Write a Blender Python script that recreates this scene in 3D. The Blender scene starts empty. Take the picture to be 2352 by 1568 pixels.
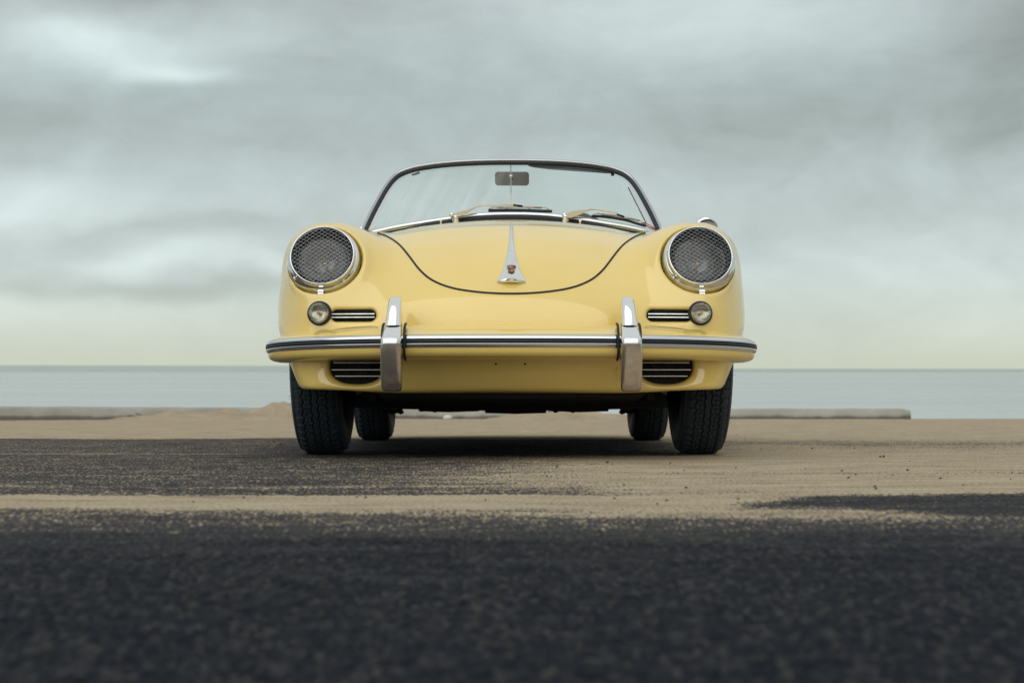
import bpy, bmesh, math, random
import numpy as np
from mathutils import Matrix, Vector, Euler
random.seed(3); rng = np.random.RandomState(7)
C = bpy.context
scene = C.scene

# ------------------------------------------------------------------ camera, light
F = 3825.0            # focal length in units of a 2352-wide frame
U0, V0 = 1174.5, 925.0
HC = 0.171            # lens height over the lot
SLOPE = math.atan(72.0/3825.0)      # the lot falls gently towards the sea
RS = Matrix.Rotation(-SLOPE, 4, 'X')

cam = bpy.data.cameras.new('camera')
cam_o = bpy.data.objects.new('camera', cam); scene.collection.objects.link(cam_o)
cam_o.matrix_world = RS @ Matrix.Translation((0, 0, HC)) @ Matrix.Rotation(math.pi/2, 4, 'X')
cam.sensor_width = 36.0
cam.lens = 36.0*F/2352.0
cam.shift_x = 1.5/2352.0
cam.shift_y = (925-784)/2352.0
cam.clip_start = 0.05; cam.clip_end = 60000
cam.dof.use_dof = True; cam.dof.focus_distance = 5.05; cam.dof.aperture_fstop = 7.5
scene.camera = cam_o

SUN_EL, SUN_AZ = math.radians(30), math.radians(200)   # veiled, behind the lens and a little to the left
sun = bpy.data.lights.new('sun', 'SUN'); sun.energy = 1.40; sun.angle = math.radians(90); sun.color = (1.0, 0.96, 0.88)
sun_o = bpy.data.objects.new('sun', sun); scene.collection.objects.link(sun_o)
sd = Vector((math.sin(SUN_AZ)*math.cos(SUN_EL), math.cos(SUN_AZ)*math.cos(SUN_EL), math.sin(SUN_EL)))
sun_o.rotation_euler = sd.to_track_quat('Z', 'Y').to_euler()

scene.view_settings.view_transform = 'Standard'
try: scene.view_settings.look = 'None'
except Exception: pass
scene.view_settings.gamma = 1.0
scene.view_settings.exposure = 0.0
scene.view_settings.use_curve_mapping = False
scene.render.engine = 'CYCLES'
scene.cycles.use_denoising = True
scene.cycles.max_bounces = 10
scene.cycles.transparent_max_bounces = 16
scene.cycles.sample_clamp_indirect = 6.0


class NT:
    """small helper round a node tree"""
    def __init__(s, tree): s.t = tree; s.n = tree.nodes; s.l = tree.links
    def new(s, kind, **kw):
        n = s.n.new(kind)
        for k, v in kw.items(): setattr(n, k, v)
        return n
    def put(s, sock, v):
        if isinstance(v, bpy.types.NodeSocket): s.l.new(v, sock)
        elif v is not None:
            if hasattr(sock.default_value, '__len__') and not hasattr(v, '__len__'): v = (v,)*len(sock.default_value)
            if hasattr(v, '__len__') and len(sock.default_value) == 4 and len(v) == 3: v = tuple(v)+(1,)
            sock.default_value = v
    def math(s, op, a, b=None, c=None, clamp=False):
        n = s.new('ShaderNodeMath', operation=op); n.use_clamp = clamp
        s.put(n.inputs[0], a)
        if b is not None: s.put(n.inputs[1], b)
        if c is not None: s.put(n.inputs[2], c)
        return n.outputs[0]
    def mapr(s, v, a, b, c=0.0, d=1.0, smooth=False):
        n = s.new('ShaderNodeMapRange'); n.clamp = True
        if smooth: n.interpolation_type = 'SMOOTHSTEP'
        s.put(n.inputs[0], v)
        for i, q in zip((1, 2, 3, 4), (a, b, c, d)): s.put(n.inputs[i], q)
        return n.outputs[0]
    def noise(s, vec, scale, detail=4, rough=0.5, dist=0.0, out=0, lac=2.0):
        n = s.new('ShaderNodeTexNoise'); s.put(n.inputs['Vector'], vec)
        s.put(n.inputs['Scale'], scale); s.put(n.inputs['Detail'], detail); s.put(n.inputs['Roughness'], rough); s.put(n.inputs['Distortion'], dist)
        return n.outputs[out]
    def mix(s, f, a, b, blend='MIX'):
        n = s.new('ShaderNodeMix', data_type='RGBA', blend_type=blend)
        s.put(n.inputs[0], f); s.put(n.inputs[6], a); s.put(n.inputs[7], b)
        return n.outputs[2]
    def ramp(s, f, stops):
        n = s.new('ShaderNodeValToRGB'); s.put(n.inputs[0], f)
        cr = n.color_ramp
        while len(cr.elements) < len(stops): cr.elements.new(0.5)
        for e, (p, c) in zip(cr.elements, stops):
            e.position = p; e.color = tuple(c)+(1,) if len(c) == 3 else c
        return n.outputs[0]
    def comb(s, x, y, z):
        n = s.new('ShaderNodeCombineXYZ')
        for i, v in enumerate((x, y, z)): s.put(n.inputs[i], v)
        return n.outputs[0]
    def sep(s, v):
        n = s.new('ShaderNodeSeparateXYZ'); s.put(n.inputs[0], v); return n.outputs
    def scalev(s, v, k):
        n = s.new('ShaderNodeVectorMath', operation='MULTIPLY'); s.put(n.inputs[0], v); s.put(n.inputs[1], k); return n.outputs[0]
    def bump(s, h, strength=0.3, dist=0.01, normal=None):
        n = s.new('ShaderNodeBump'); s.put(n.inputs['Height'], h); s.put(n.inputs['Strength'], strength); s.put(n.inputs['Distance'], dist)
        if normal is not None: s.put(n.inputs['Normal'], normal)
        return n.outputs[0]


def s2l(r, g=None, b=None):
    def f(c):
        c = c/255.0
        return c/12.92 if c <= 0.04045 else ((c+0.055)/1.055)**2.4
    return (f(r), f(g), f(b))


# ------------------------------------------------------------------ sky
def build_world():
    w = bpy.data.worlds.new('World'); scene.world = w; w.use_nodes = True
    T = NT(w.node_tree); T.n.clear()
    out = T.new('ShaderNodeOutputWorld')
    sky = T.new('ShaderNodeTexSky', sky_type='NISHITA'); sky.sun_disc = False
    sky.sun_elevation = SUN_EL; sky.sun_rotation = SUN_AZ
    b1 = T.new('ShaderNodeBackground'); T.l.new(sky.outputs[0], b1.inputs[0]); b1.inputs[1].default_value = 0.06
    tc = T.new('ShaderNodeTexCoord')
    x, y, z = T.sep(tc.outputs['Generated'])
    az = T.math('ARCTAN2', x, y)                       # 0 towards the sea
    el = T.math('ARCSINE', T.math('MAXIMUM', T.math('MINIMUM', z, 1.0), -1.0))
    # cloud sheets: stretched flat near the horizon
    p = T.comb(T.math('MULTIPLY', az, 1.0), T.math('MULTIPLY', el, 1.9), 0.0)
    warp = T.noise(p, 3.5, 4, 0.55, 0, out=1)
    vm = T.new('ShaderNodeVectorMath', operation='MULTIPLY_ADD')
    T.put(vm.inputs[0], warp); vm.inputs[1].default_value = (0.16, 0.16, 0); T.put(vm.inputs[2], p)
    pw = vm.outputs[0]
    n1 = T.noise(pw, 4.2, 5, 0.52, 0.3)
    n2 = T.noise(pw, 11.0, 7, 0.6, 0.5)
    n3 = T.noise(pw, 34.0, 4, 0.55, 0.1)
    base = T.ramp(T.mapr(el, math.radians(-2), math.radians(90)),
                  [(0.0, (0.62, 0.65, 0.54)), (0.022, s2l(205, 211, 192)), (0.035, s2l(205, 213, 201)), (0.055, s2l(199, 211, 208)),
                   (0.09, s2l(191, 204, 203)), (0.125, s2l(181, 195, 194)), (0.17, (0.50, 0.56, 0.56)), (0.4, (0.74, 0.78, 0.765)), (1.0, (0.76, 0.78, 0.77))])
    wa, we, wn = T.sep(pw)
    we = T.math('DIVIDE', T.math('SUBTRACT', we, 0.08), 1.9)    # take the mean of the warp out again
    wa = T.math('SUBTRACT', wa, 0.08)
    blobs = [  # u, v, half width, half height, gain
        (300, 165, 190, 46, 0.50), (430, 205, 120, 20, 0.36), (200, 130, 90, 24, 0.18), (60, 170, 110, 60, 0.22), (90, 500, 190, 52, 0.28), (300, 480, 240, 34, 0.12),
        (430, 590, 130, 22, 0.30), (700, 615, 260, 20, 0.14), (220, 710, 420, 50, 0.15),
        (1560, 40, 420, 90, 0.30), (1750, 110, 260, 60, 0.08), (2230, 560, 300, 110, 0.15), (2280, 740, 180, 60, 0.10), (1500, 640, 500, 60, 0.05),
        (560, 90, 90, 70, 0.10), (850, 640, 250, 40, 0.06),
        (2270, 130, 190, 150, -0.34), (2300, 330, 120, 60, -0.14), (1780, 310, 330, 50, -0.13), (2150, 470, 220, 40, -0.08),
        (300, 20, 420, 42, -0.20), (700, 210, 150, 60, -0.10), (80, 345, 200, 60, -0.12), (420, 350, 380, 44, -0.07), (900, 340, 300, 60, -0.08),
        (330, 540, 300, 24, -0.12), (200, 655, 330, 26, -0.09), (620, 660, 250, 22, -0.16), (1050, 60, 220, 60, -0.05), (20, 560, 120, 40, -0.06)]
    acc = None
    for (u, v, su, sv, g) in blobs:
        a0 = (u-1176)/F; e0 = (853-v)/F
        q = T.math('ADD', T.math('POWER', T.math('DIVIDE', T.math('SUBTRACT', wa, a0), su/F), 2.0),
                   T.math('POWER', T.math('DIVIDE', T.math('SUBTRACT', we, e0), sv/F), 2.0))
        gsn = T.math('MULTIPLY', T.math('POWER', 2.71828, T.math('MULTIPLY', q, -0.7)), g)
        acc = gsn if acc is None else T.math('ADD', acc, gsn)
    det = T.math('ADD', T.math('MULTIPLY', T.math('SUBTRACT', n1, 0.5), 0.30),
                 T.math('ADD', T.math('MULTIPLY', T.math('SUBTRACT', n2, 0.5), 0.33), T.math('MULTIPLY', T.math('SUBTRACT', n3, 0.5), 0.22)))
    det = T.math('MULTIPLY', det, T.mapr(el, 0.0, 0.07, 0.15, 1.0))
    gain = T.math('ADD', 1.0, T.math('ADD', acc, det))
    gain = T.math('MAXIMUM', gain, 0.3)
    # thicker cloud is a little greener and greyer
    tint = T.mix(T.mapr(gain, 0.65, 1.0), (1.015, 1.0, 0.96, 1), (1, 1, 1, 1))
    col = T.mix(1.0, base, tint, 'MULTIPLY')
    vm2 = T.new('ShaderNodeVectorMath', operation='SCALE'); T.put(vm2.inputs[0], col); T.put(vm2.inputs[3], gain)
    b2 = T.new('ShaderNodeBackground'); T.l.new(vm2.outputs[0], b2.inputs[0]); b2.inputs[1].default_value = 1.0
    mx = T.new('ShaderNodeMixShader'); mx.inputs[0].default_value = 0.94
    T.l.new(b1.outputs[0], mx.inputs[1]); T.l.new(b2.outputs[0], mx.inputs[2]); T.l.new(mx.outputs[0], out.inputs[0])
build_world()


# ------------------------------------------------------------------ materials
def mat(name, col, rough=0.5, metal=0.0, spec=0.5, coat=0.0, coat_rough=0.03, setup=None):
    m = bpy.data.materials.new(name); m.use_nodes = True
    T = NT(m.node_tree); b = T.n['Principled BSDF']
    T.put(b.inputs['Base Color'], col); b.inputs['Roughness'].default_value = rough; b.inputs['Metallic'].default_value = metal
    b.inputs['Specular IOR Level'].default_value = spec; b.inputs['Coat Weight'].default_value = coat; b.inputs['Coat Roughness'].default_value = coat_rough
    if setup: setup(T, b)
    return m

def obj_co(T): return T.new('ShaderNodeTexCoord').outputs['Object']

def paint_setup(T, b):
    co = obj_co(T)
    n = T.noise(co, 5.0, 3, 0.5)
    T.put(b.inputs['Base Color'], T.mix(n, (0.80, 0.580, 0.145, 1), (0.855, 0.635, 0.18, 1)))
    op = T.noise(co, 320.0, 2, 0.5)
    dust = T.noise(co, 900.0, 2, 0.6)
    T.put(b.inputs['Roughness'], T.mapr(n, 0.3, 0.7, 0.32, 0.42))
    b.inputs['Coat IOR'].default_value = 1.78
    T.put(b.inputs['Coat Normal'], T.bump(op, 0.02, 0.002))
    T.put(b.inputs['Coat Roughness'], T.mapr(dust, 0.3, 0.8, 0.01, 0.045))
def chrome_setup(T, b):
    co = obj_co(T)
    n = T.noise(co, 38.0, 5, 0.6); f = T.noise(co, 420.0, 3, 0.6)
    T.put(b.inputs['Roughness'], T.mapr(n, 0.35, 0.75, 0.035, 0.13))
    T.put(b.inputs['Normal'], T.bump(f, 0.015, 0.001))
    T.put(b.inputs['Base Color'], T.mix(T.mapr(n, 0.45, 0.8), (0.80, 0.82, 0.83, 1), (0.66, 0.67, 0.67, 1)))
def dust_and_reflection_setup(T, b):
    co = obj_co(T)
    n = T.noise(co, 60.0, 6, 0.65); f = T.noise(co, 520.0, 4, 0.7)
    sx, sy, sz = T.sep(co)
    low = T.mapr(sz, 0.36, 0.33)                      # lower half browned: road dust, plus a painted reflection of the sand
    d = T.math('MULTIPLY', low, T.mapr(T.math('ADD', n, T.math('MULTIPLY', f, 0.5)), 0.35, 0.9))
    T.put(b.inputs['Roughness'], T.math('ADD', 0.05, T.math('MULTIPLY', d, 0.22)))
    T.put(b.inputs['Normal'], T.bump(f, T.math('ADD', 0.02, T.math('MULTIPLY', low, 0.14)), 0.002))
    T.put(b.inputs['Base Color'], T.mix(d, (0.80, 0.82, 0.83, 1), (0.66, 0.585, 0.52, 1)))
def rubber_setup(T, b):
    co = obj_co(T)
    n = T.noise(co, 30.0, 5, 0.6); f = T.noise(co, 260.0, 3, 0.6)
    T.put(b.inputs['Base Color'], T.mix(n, (0.006, 0.010, 0.016, 1), (0.013, 0.018, 0.026, 1)))
    T.put(b.inputs['Roughness'], T.mapr(f, 0.3, 0.7, 0.45, 0.7))
    T.put(b.inputs['Normal'], T.bump(f, 0.08, 0.001))
def tyre_setup(T, b):
    co = obj_co(T)
    n = T.noise(co, 14.0, 5, 0.65); f = T.noise(co, 300.0, 3, 0.6)
    T.put(b.inputs['Base Color'], T.mix(T.mapr(n, 0.35, 0.75), (0.014, 0.0235, 0.033, 1), (0.026, 0.038, 0.050, 1)))
    T.put(b.inputs['Roughness'], T.mapr(f, 0.3, 0.7, 0.5, 0.8))
    T.put(b.inputs['Normal'], T.bump(f, 0.12, 0.001))
def under_setup(T, b):
    co = obj_co(T)
    n = T.noise(co, 9.0, 6, 0.7); f = T.noise(co, 120.0, 4, 0.7)
    T.put(b.inputs['Base Color'], T.mix(n, (0.004, 0.006, 0.009, 1), (0.014, 0.015, 0.017, 1)))
    T.put(b.inputs['Normal'], T.bump(f, 0.5, 0.006))
def glass_mat(name, tint=(0.90, 0.945, 0.925), rough=0.0, fac=1.0, bump=None, smear=False):
    m = bpy.data.materials.new(name); m.use_nodes = True
    T = NT(m.node_tree); T.n.remove(T.n['Principled BSDF']); out = T.n['Material Output']
    tr = T.new('ShaderNodeBsdfTransparent'); T.put(tr.inputs[0], tint)
    gl = T.new('ShaderNodeBsdfGlossy'); gl.inputs['Roughness'].default_value = rough
    fr = T.new('ShaderNodeFresnel'); fr.inputs[0].default_value = 1.52
    if bump:
        nb = bump(T); T.put(gl.inputs['Normal'], nb); T.put(fr.inputs['Normal'], nb)
    mx = T.new('ShaderNodeMixShader'); T.l.new(T.math('MULTIPLY', fr.outputs[0], fac, clamp=True), mx.inputs[0])
    T.l.new(tr.outputs[0], mx.inputs[1]); T.l.new(gl.outputs[0], mx.inputs[2])
    if smear:      # dried wipe marks running down the passenger side of the screen
        co = obj_co(T); x, y, z = T.sep(co)
        q = T.math('SUBTRACT', x, T.math('MULTIPLY', z, 0.42))
        st = T.noise(T.comb(T.math('MULTIPLY', q, 26.0), T.math('MULTIPLY', z, 1.2), 0.0), 1.0, 4, 0.55)
        msk = T.math('MULTIPLY', T.mapr(q, -0.36, -0.52, 0.0, 1.0, True), T.mapr(z, 1.08, 0.95, 0.35, 1.0))
        k = T.math('MULTIPLY', T.mapr(st, 0.42, 0.72, 0.02, 0.20), T.math('ADD', 0.06, msk))
        df = T.new('ShaderNodeBsdfDiffuse'); T.put(df.inputs[0], (0.9, 0.92, 0.9, 1))
        m3 = T.new('ShaderNodeMixShader'); T.l.new(k, m3.inputs[0]); T.l.new(mx.outputs[0], m3.inputs[1]); T.l.new(df.outputs[0], m3.inputs[2]); mx = m3
    T.l.new(mx.outputs[0], out.inputs[0])
    return m
def ws_bump(T):
    co = obj_co(T)
    n = T.noise(T.scalev(co, (3.0, 3.0, 0.6)), 2.2, 2, 0.5)
    return T.bump(n, 0.06, 0.02)
def lens_bump(T):
    co = obj_co(T)
    x, y, z = T.sep(co)
    cell = T.new('ShaderNodeTexVoronoi'); cell.distance = 'CHEBYCHEV'; T.put(cell.inputs['Vector'], T.scalev(co, (1, 0, 1))); cell.inputs['Scale'].default_value = 46.0
    r = T.sep(cell.outputs['Color'])[0]
    wv = T.math('SINE', T.math('MULTIPLY', x, 2300.0))
    h = T.math('MULTIPLY', wv, T.mapr(r, 0.45, 0.6))
    return T.bump(h, 0.10, 0.0004)
def flute_bump(T):
    co = obj_co(T)
    return T.bump(T.noise(co, 260.0, 3, 0.6), 0.3, 0.001)

M = {}
M['paint'] = mat('pale_yellow_paint', (0.8, 0.6, 0.2), 0.4, 0, 0.5, 1.0, 0.03, paint_setup)
M['chrome'] = mat('chrome', (0.8, 0.82, 0.83), 0.06, 1.0, setup=chrome_setup)
M['guard'] = mat('dusty_sand_reflection_chrome', (0.8, 0.82, 0.83), 0.06, 1.0, setup=dust_and_reflection_setup)
M['frame'] = mat('dull_chrome_frame', (0.50, 0.51, 0.53), 0.18, 1.0)
M['alu'] = mat('polished_aluminium', (0.72, 0.74, 0.76), 0.16, 1.0)
M['rubber'] = mat('black_rubber', (0.012, 0.015, 0.02), 0.5, setup=rubber_setup)
M['tyre'] = mat('tyre_rubber', (0.02, 0.024, 0.03), 0.6, setup=tyre_setup)
M['under'] = mat('underbody_black', (0.01, 0.012, 0.015), 0.85, setup=under_setup)
M['dark'] = mat('dark_void', (0.004, 0.006, 0.009), 0.9)
M['grey_bar'] = mat('grey_metal_bar', (0.58, 0.56, 0.54), 0.32, 1.0)
M['mirror_back'] = mat('grey_mirror_shell', (0.11, 0.108, 0.108), 0.5)
M['visor'] = mat('dark_visor_vinyl', (0.10, 0.095, 0.095), 0.7)
M['arm'] = mat('champagne_metal', (0.68, 0.54, 0.33), 0.25, 1.0)
M['carrier'] = mat('wiper_carrier_metal', (0.42, 0.37, 0.31), 0.35, 0.9)
M['glass'] = glass_mat('windscreen_glass', bump=ws_bump, smear=True)
M['lens'] = glass_mat('headlight_lens_glass', (0.58, 0.60, 0.61), 0.02, 1.8, lens_bump)
M['ind'] = glass_mat('indicator_lens', (0.86, 0.84, 0.74), 0.03, 1.6)
M['reflector'] = mat('headlight_reflector', (0.26, 0.27, 0.29), 0.12, 1.0)
M['rim'] = mat('silver_wheel', (0.45, 0.46, 0.47), 0.3, 1.0)
M['leather'] = mat('dark_red_leather', (0.05, 0.016, 0.012), 0.55)
M['red'] = mat('red_sticker', (0.30, 0.02, 0.035), 0.4)
M['white'] = mat('white_print', (0.75, 0.74, 0.72), 0.5)
M['pale'] = mat('pale_sticker', (0.62, 0.64, 0.60), 0.5)
M['gold'] = mat('crest_gold', (0.52, 0.36, 0.19), 0.35, 0.5)
M['crest_red'] = mat('crest_red', (0.16, 0.012, 0.02), 0.3)
M['crest_black'] = mat('crest_black', (0.01, 0.01, 0.014), 0.3)
M['filament'] = mat('bulb_metal', (0.85, 0.6, 0.4), 0.2, 1.0)

# ------------------------------------------------------------------ mesh helpers
ORIGIN = np.zeros(3)

def mk(name, verts, faces, m, parent=None, smooth=True, normals=None, origin=None, kind=None):
    o3 = np.array(ORIGIN if origin is None else origin, float)
    v = np.asarray(verts, float)-o3
    me = bpy.data.meshes.new(name)
    me.from_pydata(v.tolist(), [], faces if isinstance(faces, list) else faces.tolist())
    if isinstance(m, (list, tuple)):
        for q in m: me.materials.append(q)
    else: me.materials.append(m)
    if smooth: me.polygons.foreach_set('use_smooth', [True]*len(me.polygons))
    me.update()
    if normals is not None: me.normals_split_custom_set_from_vertices(np.asarray(normals, float).tolist())
    o = bpy.data.objects.new(name, me); scene.collection.objects.link(o)
    if parent is not None: o.parent = parent
    if kind: o['kind'] = kind
    return o

class MB:
    def __init__(s): s.v = []; s.f = []; s.mi = []
    def add(s, vf, mi=0):
        v, f = vf; b = len(s.v)
        s.v.extend([tuple(q) for q in v]); s.f.extend([tuple(int(i)+b for i in q) for q in f]); s.mi.extend([mi]*len(f)); return s
    def build(s, name, m, parent=None, smooth=True, **kw):
        o = mk(name, s.v, s.f, m, parent, smooth, **kw)
        if any(s.mi): o.data.polygons.foreach_set('material_index', s.mi)
        return o

def tag(o, label, cat=None, group=None):
    o['label'] = label
    if cat: o['category'] = cat
    if group: o['group'] = group
    return o

def sharp(o, deg=35):
    try: o.data.set_sharp_from_angle(angle=math.radians(deg))
    except Exception: pass
    return o

def tube(path, rad, n=8, closed=False, squash=None, up=None):
    """tube along a path; squash=(a,b) scales the section along side / up"""
    P = np.asarray(path, float); N = len(P)
    rad = np.broadcast_to(np.asarray(rad, float), (N,))
    if closed: T = np.roll(P, -1, 0)-np.roll(P, 1, 0)
    else: T = np.gradient(P, axis=0)
    T /= np.linalg.norm(T, axis=1)[:, None]+1e-12
    a = np.array(up if up is not None else (0, 0, 1.0), float)
    if up is None and abs(T[0] @ a) > 0.9: a = np.array((0, 1.0, 0))
    vs = []
    sq = squash or (1, 1)
    for i in range(N):
        if up is None and i > 0: a = B
        S = np.cross(T[i], a); S /= np.linalg.norm(S)+1e-12
        B = np.cross(S, T[i])
        for k in range(n):
            t = 2*math.pi*(k+0.5)/n
            vs.append(P[i]+rad[i]*(sq[0]*math.cos(t)*S+sq[1]*math.sin(t)*B))
    fs = []
    for i in range(N if closed else N-1):
        j = (i+1) % N
        for k in range(n):
            k2 = (k+1) % n
            fs.append((i*n+k, i*n+k2, j*n+k2, j*n+k))
    if not closed:
        fs.append(tuple(range(n-1, -1, -1))); fs.append(tuple((N-1)*n+k for k in range(n)))
    return vs, fs

def frame(axis, up=(0, 0, 1)):
    a = np.array(axis, float); a /= np.linalg.norm(a)
    s = np.cross(np.array(up, float), a); s /= np.linalg.norm(s)
    return s, np.cross(a, s), a

def lathe(prof, c, axis, n=48, up=(0, 0, 1)):
    """prof: (radius, distance along axis)"""
    S, B, A = frame(axis, up); c = np.array(c, float)
    vs = []; fs = []
    for (r, s) in prof:
        for k in range(n):
            t = 2*math.pi*k/n
            vs.append(c+A*s+r*(math.cos(t)*S+math.sin(t)*B))
    for i in range(len(prof)-1):
        for k in range(n):
            k2 = (k+1) % n
            fs.append((i*n+k, i*n+k2, (i+1)*n+k2, (i+1)*n+k))
    return vs, fs

def loft(rings, cap=True, closed_ring=True):
    n = len(rings[0]); vs = [tuple(p) for r in rings for p in r]; fs = []
    for i in range(len(rings)-1):
        for k in range(n if closed_ring else n-1):
            k2 = (k+1) % n
            fs.append((i*n+k, i*n+k2, (i+1)*n+k2, (i+1)*n+k))
    if cap and closed_ring:
        fs.append(tuple(range(n-1, -1, -1))); fs.append(tuple((len(rings)-1)*n+k for k in range(n)))
    return vs, fs

def rrect(hx, hy, r, n=4):
    pts = []
    for (sx, sy, a0) in ((1, 1, 0), (-1, 1, 90), (-1, -1, 180), (1, -1, 270)):
        for k in range(n+1):
            a = math.radians(a0+90*k/n)
            pts.append((sx*(hx-r)+r*math.cos(a), sy*(hy-r)+r*math.sin(a)))
    return pts

def box(c, h, axes=None):
    c = np.array(c, float); A = np.eye(3) if axes is None else np.array(axes, float)
    vs = [c+sx*h[0]*A[0]+sy*h[1]*A[1]+sz*h[2]*A[2] for sx in (-1, 1) for sy in (-1, 1) for sz in (-1, 1)]
    fs = [(0, 1, 3, 2), (4, 6, 7, 5), (0, 4, 5, 1), (2, 3, 7, 6), (0, 2, 6, 4), (1, 5, 7, 3)]
    return vs, fs

def catmull(P, per=8):
    P = np.asarray(P, float); N = len(P)
    Q = np.vstack([2*P[0]-P[1], P, 2*P[-1]-P[-2]])
    out = []
    for i in range(N-1):
        p0, p1, p2, p3 = Q[i:i+4]
        for t in np.linspace(0, 1, per, endpoint=False):
            out.append(0.5*((2*p1)+(-p0+p2)*t+(2*p0-5*p1+4*p2-p3)*t*t+(-p0+3*p1-3*p2+p3)*t**3))
    out.append(P[-1]); return np.array(out)

def at(u, v, Y):
    """the point at distance Y in front of the lens seen at (u, v) - used to take measurements off the photograph"""
    return np.array(((u-U0)*Y/F, Y, HC+(V0-v)*Y/F))

def smoothstep(a, b, x):
    t = np.clip((x-a)/(b-a), 0, 1); return t*t*(3-2*t)
def smin(a, b, k):
    h = np.clip(0.5+0.5*(b-a)/k, 0, 1); return b*(1-h)+a*h-k*h*(1-h)
def smax(a, b, k): return -smin(-a, -b, k)

def vnoise(x, y, seed=0):
    """value noise on numpy arrays"""
    xi = np.floor(x).astype(np.int64); yi = np.floor(y).astype(np.int64); fx = x-xi; fy = y-yi
    def h(a, b):
        n = (a*374761393+b*668265263+seed*1442695041) & 0x7fffffff
        n = ((n ^ (n >> 13))*1274126177) & 0x7fffffff
        return ((n ^ (n >> 16)) & 0xffff)/65535.0
    ux = fx*fx*(3-2*fx); uy = fy*fy*(3-2*fy)
    return (h(xi, yi)*(1-ux)+h(xi+1, yi)*ux)*(1-uy)+(h(xi, yi+1)*(1-ux)+h(xi+1, yi+1)*ux)*uy
def fbm(x, y, seed=0, oct=4):
    s = 0; a = 0.5; t = 0
    for i in range(oct):
        s = s+a*vnoise(x*2**i, y*2**i, seed+i); t += a; a *= 0.5
    return s/t
# ------------------------------------------------------------------ ground
def place(o, S):
    """put a top-level object at lot coordinates S, standing square on the sloping lot"""
    o.matrix_world = RS @ Matrix.Translation(Vector(S))

def sand_mask(x, Y):
    n = fbm(x*1.1+9, Y*2.0, 11, 4); n2 = fbm(x*4+3, Y*9, 23, 4)
    w = (n-0.5)
    far = smoothstep(7.85, 8.25, Y+w*0.9)
    right = smoothstep(-0.45, 0.35, x+w*0.9+0.10*(Y-4.5)*(Y < 4.5))
    left = np.full_like(x, 0.27)+0.10*n2
    left = np.maximum(left, (0.26+0.20*n2)*np.exp(-((Y-6.25-0.03*x+0.5*w)/0.22)**2))
    left = np.maximum(left, (0.34+0.35*n2)*np.exp(-((Y-5.62-0.012*x+0.12*w)/0.06)**2))
    left = np.maximum(left, (0.28+0.34*n2)*smoothstep(3.26, 3.42, Y+w*0.3)*(1-smoothstep(3.42, 3.75, Y+w*0.5)))
    rgt = 0.86-0.30*np.exp(-((Y-6.9)/1.0)**2)*(0.5+n)-0.20*np.exp(-((Y-4.08+w*0.2)/0.09)**2)*smoothstep(0.1, 0.5, x)-0.35*np.clip(n2-0.45, 0, 1)
    mid = left*(1-right)+rgt*right
    und = smoothstep(0.95, 0.55, np.abs(x+0.1))*smoothstep(5.15, 5.5, Y+w*0.3)*smoothstep(8.3, 7.7, Y+w*0.3)  # sand cleared under the car: its shadow deepened in the ground colour
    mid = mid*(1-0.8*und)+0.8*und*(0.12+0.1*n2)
    band = smoothstep(2.45, 2.78, Y+w*0.30+0.10*(n2-0.5))*(1-smoothstep(3.02, 3.14, Y+w*0.22+0.10*(n2-0.5)))
    mid = np.maximum(mid, 0.92*band)
    up = np.interp(x, [0.28, 0.457, 0.57, 0.98, 1.6], [2.70, 2.92, 3.08, 3.18, 3.25])
    lo = 2.69-0.34*smoothstep(0.50, 0.85, x)
    wedge = smoothstep(0.30, 0.42, x)*smoothstep(lo-0.12, lo+0.10, Y+w*0.10)*(1-smoothstep(up-0.13, up+0.10, Y+w*0.14+0.08*(n2-0.5)))
    mid = mid*(1-wedge)+0.20*wedge
    near = 0.0+0.10*smoothstep(1.2, 2.0, Y)+0.20*smoothstep(1.9, 2.5, Y)+0.05*n2
    k = smoothstep(2.40, 2.70, Y+w*0.2)
    s = near*(1-k)+mid*k
    s = np.where(Y < 0.5, 0.1+0.5*n, s)
    return np.clip(s*(1-far)+0.97*far-0.10*far*n2, 0, 1)

def crack_mask(x, Y):
    j = 0.05*(fbm(x*2.3, x*0+4, 31, 5)-0.5)
    g = 0.6+0.8*fbm(x*5, Y*5, 41, 3)
    a = np.exp(-((Y-4.38-0.01*x-j)/0.014)**2)*smoothstep(0.05, -0.35, x)*smoothstep(0.5, 0.8, g)
    b = np.exp(-((Y-4.10+0.02*x-j)/0.013)**2)*smoothstep(0.75, 1.0, x)*smoothstep(0.8, 1.1, g)
    c = np.exp(-((Y-1.86-0.3*j)/0.008)**2)*smoothstep(-0.405, -0.39, x)*smoothstep(-0.322, -0.337, x)
    return np.clip(a+0.9*b+0.8*c, 0, 1)

def ground_height(x, Y, fine=True):
    s = sand_mask(x, Y)
    z = 0.010*(fbm(x*0.8, Y*0.8, 5, 3)-0.5)*smoothstep(1.5, 3.5, np.abs(Y-6.6)+np.abs(x))
    if fine:
        grain = fbm(x*95, Y*95, 51, 3)-0.5
        z = z+grain*0.0075*(1-0.8*s)*smoothstep(-1, 0.5, Y)
        z = z+(fbm(x*22, Y*40, 61, 3)-0.5)*0.006*s*smoothstep(3.2, 9, Y+0*x)
        z = z-0.010*crack_mask(x, Y)
    # the lot breaks off just behind the kerbs and runs down to the beach
    e = 18.15+0.25*(fbm(x*0.5, x*0, 71, 3)-0.5)
    d = np.maximum(Y-e, 0)
    z = z-0.20*d*smoothstep(0, 1.2, d)-0.02*d
    return z, s

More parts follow.
